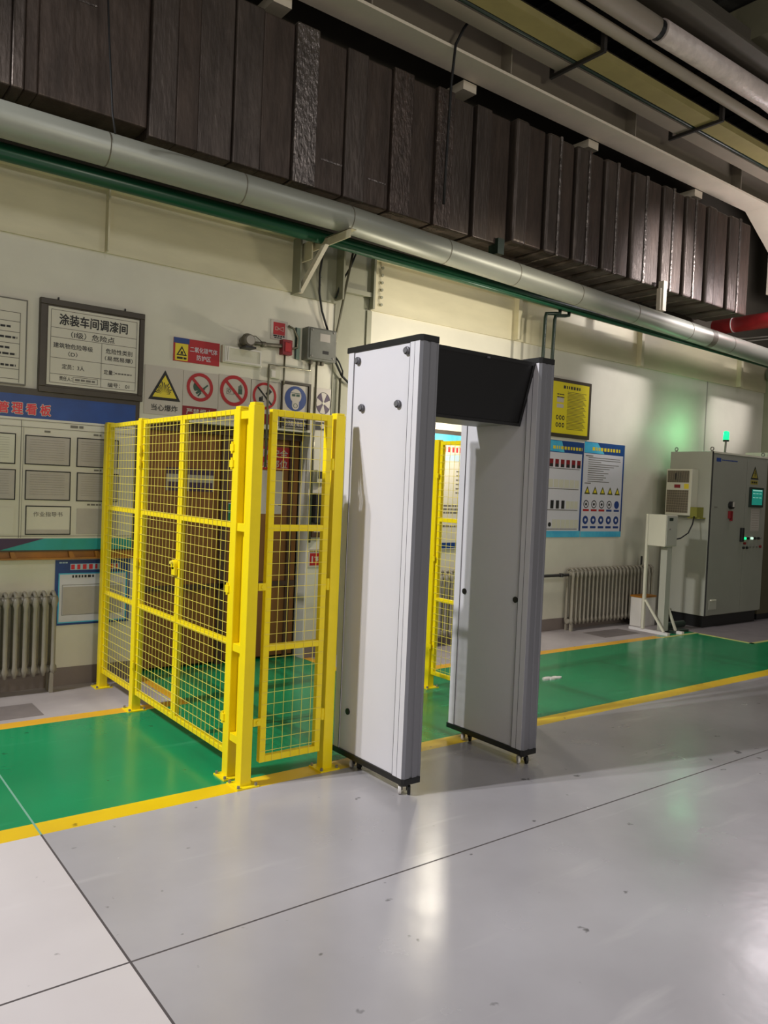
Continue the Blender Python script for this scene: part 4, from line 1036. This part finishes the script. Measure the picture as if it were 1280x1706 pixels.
mb = MB(); mb.box(7.98, 5.45, 0, 8.26, 5.60, .34); mb.build('body', M['white'], wb, bevel=.005)
mb = MB(); mb.box(7.975, 5.445, .34, 8.265, 5.605, .36); mb.build('lid', M['amber'], wb)
mb = MB(); mb.box(7.955, 5.0, 0.002, 8.25, 5.15, .03); mb.tube([(8.05, 5.2, .05), (8.45, 5.2, .05)], .04, 10)
o = mb.build('floor_conduit', M['dkgreen']); tag(o, 'short dark green pipe lying on the floor beside the pedestal feet', 'pipe')

# ================================================================= PIPES AND DUCT OVERHEAD
PYC, PZC, PR = 5.15, 3.55, .104
def pz(x): return PZC - max(0, x - 3.45) * .030


pp = thing('lagged_pipe', (0, PYC, PZC), 'large silver insulated pipe running the length of the wall under the duct', 'pipe')
mb = MB(); mb.tube([(-6, PYC, PZC), (3.45, PYC, PZC), (6.5, PYC, pz(6.5)), (10.75, PYC, pz(10.75)), (10.95, PYC + .05, pz(11)), (11.1, PYC + .25, pz(11)), (11.1, 5.7, pz(11))], PR, 40); mb.build('pipe_lagging', M['pipe'], pp, smooth=True)
first = None
for x in (1.60, 2.54, 3.45, 4.45, 5.3, 6.18, 7.1, 8.11, 9.0, 10.0):
    if first is None:
        mb = MB(); mb.tube([(x, PYC, PZC), (x + .008, PYC, PZC)], PR + .0015, 40); first = mb.build('joint_band', M['rust'], pp); fx = x
    else:
        c = first.copy(); COL.objects.link(c); c.parent = pp; c.location = (x - fx, 0, pz(x) - PZC)
mb = MB(); mb.tube([(8.52, PYC, pz(8.52)), (8.62, PYC, pz(8.62))], PR + .001, 40); mb.build('joint_band', M['rust'], pp)
gp = run('green_pipe', [(-6, 5.42, 3.462), (3.45, 5.42, 3.462), (15, 5.42, 3.32)], .055, M['gpipe'], 'dark green pipe tucked behind and below the silver pipe', 'pipe', 20)
gp2 = run('green_pipe', [(3.44, 5.33, 3.415), (15, 5.33, 3.22)], .018, M['gpipe'], 'thin green pipe running right from the bracket beneath the silver pipe', 'pipe', 10)
for (xa, xb, lab) in ((6.10, 6.28, 'thin dark green drop pipe, left of the two behind the right tower'), (6.24, 6.42, 'thin dark green drop pipe, right of the two behind the right tower')):
    run('drop_pipe', [(xb, 5.42, 3.375), (xb, 5.42, 3.34), (xb - .05, 5.43, 3.33), (xa, 5.44, 3.31), (xa - .01, 5.44, 3.27), (xa - .02, 5.46, 2.2)], .018, M['dkgreen'], lab, 'pipe', 10)
rp_ = run('red_pipe', [(10.0, 5.92, 3.84), (10.0, 3.0, 3.84)], .10, M['redpipe'], 'thick red pipe crossing above the silver pipe at the right edge', 'pipe', 24)
mb = MB()
for y in (5.65,): mb.tube([(10.0, y, 3.84), (10.0, y - .012, 3.84)], .104, 24)
mb.build('joint_band', M['wheel'], rp_)
for i, z in enumerate((3.66, 3.62)):
    run('thin_cable', [(9.8, 5.92, z), (10.1, 5.5, z), (10.15, 4.6, z - .02 + .01 * i), (10.1, 3.5, z - .02)], .008, M['bolt'], ('upper' if i == 0 else 'lower') + ' of two thin grey cables under the red pipe at the right edge', 'cable', group='thin cables under the red pipe')

# pipe bracket at the column head
br = thing('pipe_bracket', (3.42, 5.4, 3.4), 'cream steel bracket arm with diagonal brace holding the silver pipe at the column', 'bracket')
mb = MB(); mb.box(3.395, 5.02, 3.375, 3.407, 5.70, 3.443); mb.box(3.395, 5.02, 3.437, 3.455, 5.70, 3.445); mb.build('arm', M['beam'], br)
mb = MB(); mb.prism([(5.30, 3.375), (5.36, 3.375), (5.70, 3.10), (5.70, 3.06), (5.67, 3.06)], lambda u, v, d: (d, u, v), 3.36, 3.395); mb.build('brace', M['flange'], br)
mb = MB(); mb.box(3.36, 5.50, 3.30, 3.372, 5.73, 3.45); mb.build('gusset', M['beam'], br)

# rectangular insulated duct
du = thing('insulated_duct', (0, 5.25, 3.73), 'big dark foil-wrapped rectangular duct running above the silver pipe', 'duct')
DT, DB, DYF = 4.89, 3.735, 5.25


def band(x0, x1, p, m, name='duct_section', drop=0.0, bev=.012, DB=None):
    DB = DB or globals()['DB']
    mb = MB(); mb.box(x0, DYF - p, DB - drop, x1, 5.74, DT + p * .5); return mb.build(name, m, du, bevel=bev, seg=3)


A, B, Fo = M['duct'], M['duct2'], M['foil']
for x0, x1, p, m, nm in [(-6, -3, 0, A, 'duct_section'), (-3, -.9, .01, B, 'duct_section'), (-.9, .55, 0, A, 'duct_section'), (.55, 1.06, .012, A, 'duct_section'), (1.06, 1.13, .03, A, 'flange_band'),
                         (1.13, 1.21, .02, B, 'flange_band'), (1.21, 1.90, .0, B, 'duct_section'), (1.90, 2.085, .035, A, 'flange_band'), (2.085, 2.25, .02, B, 'flange_band'),
                         (2.25, 2.51, .0, A, 'duct_section'), (2.51, 2.73, .02, A, 'flange_band'), (2.73, 2.99, .008, B, 'duct_section'), (2.99, 3.19, .04, Fo, 'foil_band'),
                         (3.19, 3.46, .0, B, 'duct_section'), (3.46, 3.66, .02, A, 'flange_band'), (3.66, 3.91, .0, B, 'duct_section'), (3.91, 4.12, .03, M['foil2'], 'foil_band'),
                         (4.12, 4.38, .0, B, 'duct_section'), (4.38, 4.57, .035, M['foil2'], 'foil_band'), (4.57, 4.82, .0, A, 'duct_section'), (4.84, 5.02, .03, A, 'flange_band'), (5.02, 5.27, .012, B, 'duct_section')]:
    band(x0, x1, p, m, nm, p * .4, DB=3.80 if x0 in (.55, 1.06, 1.13, 1.21) else 3.755)
# stapled patches of the wrap
for x0, x1, z in ((1.25, 1.55, 4.45), (3.25, 3.45, 3.98), (3.70, 3.88, 3.95)):
    mb = MB(); mb.box(x0, DYF - .004, z, x1, DYF + .01, z + .012); mb.build('seam_tape', M['foil'], du)
DB = 3.84
seams = [5.29, 5.73, 6.15, 6.60, 7.07, 7.61, 8.05, 8.50, 8.97, 9.5]
for i in range(len(seams) - 1):
    a, b = seams[i], seams[i + 1]; L_ = b - a
    band(a + .012, a + L_ * .42, .07, A, 'flange_band', .045, .03)
    band(a + L_ * .42, b - .02, .05, B, 'duct_section', .035, .02)
    if i in (1, 2, 3, 4, 5, 6, 8):
        band(a + L_ * .40, a + L_ * .48, .078, Fo, 'foil_band', .05, .012)
mb = MB(); mb.box(5.25, 5.30, DB - .01, 9.5, 5.72, DT); mb.build('inner_duct', M['blacksteel'], du)
mb = MB(); mb.box(5.14, 5.20, 3.66, 5.22, 5.32, 3.80); o = mb.build('green_clip', M['dkgreen'], du)
# duct hanger plate near the right
mb = MB(); mb.box(7.55, 5.12, 3.54, 7.57, 5.17, 3.78); mb.box(7.57, 5.10, 3.54, 7.63, 5.165, 3.86); o = mb.build('duct_bracket', M['flange']); tag(o, 'short upright steel bracket between the duct and silver pipe, right half', 'bracket')

# tray, hangers and round white duct near the roof
tr = thing('cable_tray', (0, 4.7, 5.4), 'yellowish cable tray carried by the black hangers near the roof', 'cable tray')
mb = MB(); mb.box(1.5, 4.60, 5.385, 15, 4.80, 5.395); mb.box(1.5, 4.60, 5.395, 15, 4.605, 5.45); mb.box(1.5, 4.795, 5.395, 15, 4.80, 5.45); mb.build('tray', M['tray'], tr)
tr2 = thing('cable_tray', (0, 5.0, 5.4), 'grey-beige cable tray next to the girder, right of the green pipe', 'cable tray')
mb = MB(); mb.box(1.5, 4.87, 5.385, 15, 5.03, 5.395); mb.box(1.5, 5.025, 5.395, 15, 5.03, 5.43); mb.build('tray', M['beamdim'], tr2)
run('ceiling_pipe', [(1.5, 4.835, 5.40), (15, 4.835, 5.40)], .022, M['dkgreen'], 'thin dark green pipe between the two overhead trays', 'pipe', 10)
run('ceiling_pipe', [(1.5, 4.45, 5.52), (15, 4.45, 5.52)], .05, M['beamdim'], 'grey-brown pipe on the near side of the overhead trays', 'pipe', 12)
hg = thing('tray_hanger', (5.64, 4.8, 5.35), 'black U-shaped tray hanger, left of the two under the roof', 'hanger', None)
mb = MB(); mb.box(5.625, 4.50, 5.35, 5.655, 5.12, 5.38); mb.build('cross_bar', M['blacksteel'], hg)
mb = MB(); mb.box(5.62, 4.50, 5.38, 5.66, 4.54, 6.38); mb.build('rod', M['blacksteel'], hg)
mb = MB(); mb.box(5.625, 5.09, 5.38, 5.655, 5.12, 5.55); mb.build('rod', M['blacksteel'], hg)
hg2 = copy_tree(hg, None, (7.555, 4.8, 5.35)); hg2['label'] = 'black U-shaped tray hanger, right of the two under the roof'
wd = thing('white_duct', (6.5, 4.3, 5.62), 'crumpled pale round duct near the roof at the upper right', 'duct')
mb = MB(); mb.tube([(6.12, 4.30, 5.63), (8.0, 4.30, 5.66), (8.3, 4.30, 5.64), (8.9, 4.30, 5.58)], .10, 20); mb.build('lagging', mat('pale_wrap', 'cdbfb8', .35, var=.2, scale=8, bump=.6, bscale=12), wd, smooth=True)
mb = MB(); mb.tube([(3.0, 4.32, 5.63), (6.05, 4.31, 5.63)], .095, 16); mb.build('bare_duct', M['beamdim'], wd, smooth=True)
mb = MB(); mb.tube([(6.05, 4.31, 5.63), (6.12, 4.30, 5.63)], .085, 16); mb.build('collar', M['black'], wd)
run('hanging_cable', [(1.56, 5.06, 6.3), (1.55, 5.06, 4.6), (1.57, 5.05, 4.2), (1.60, 5.03, 3.73), (1.61, 5.0, 3.60)], .006, M['rubber'], 'thin dark cable hanging down across the duct at upper left', 'cable')
run('hanging_cable', [(4.60, 5.10, 5.50), (4.52, 5.10, 5.38), (4.44, 5.10, 5.22), (4.41, 5.10, 4.9), (4.41, 5.12, 4.3), (4.41, 5.13, 3.9)], .012, M['rubber'], 'dark curved cable hanging from the girder across the duct', 'cable')
# lump of dropped putty on the green lane
mb = MB()
rnd = random.Random(3)
for i in range(5):
    cx, cy = 5.0 + rnd.uniform(-.12, .12), 4.22 + rnd.uniform(-.04, .04)
    mb.prism([(cx + (.03 + .02 * rnd.random()) * math.cos(a), cy + .025 * math.sin(a)) for a in [k * math.pi / 4 for k in range(8)]], lambda u, v, d: (u, v, d), .0, .008 + .006 * rnd.random())
o = mb.build('floor_debris', M['wheel']); tag(o, 'small pale and dark scrap lying on the green lane', 'debris')
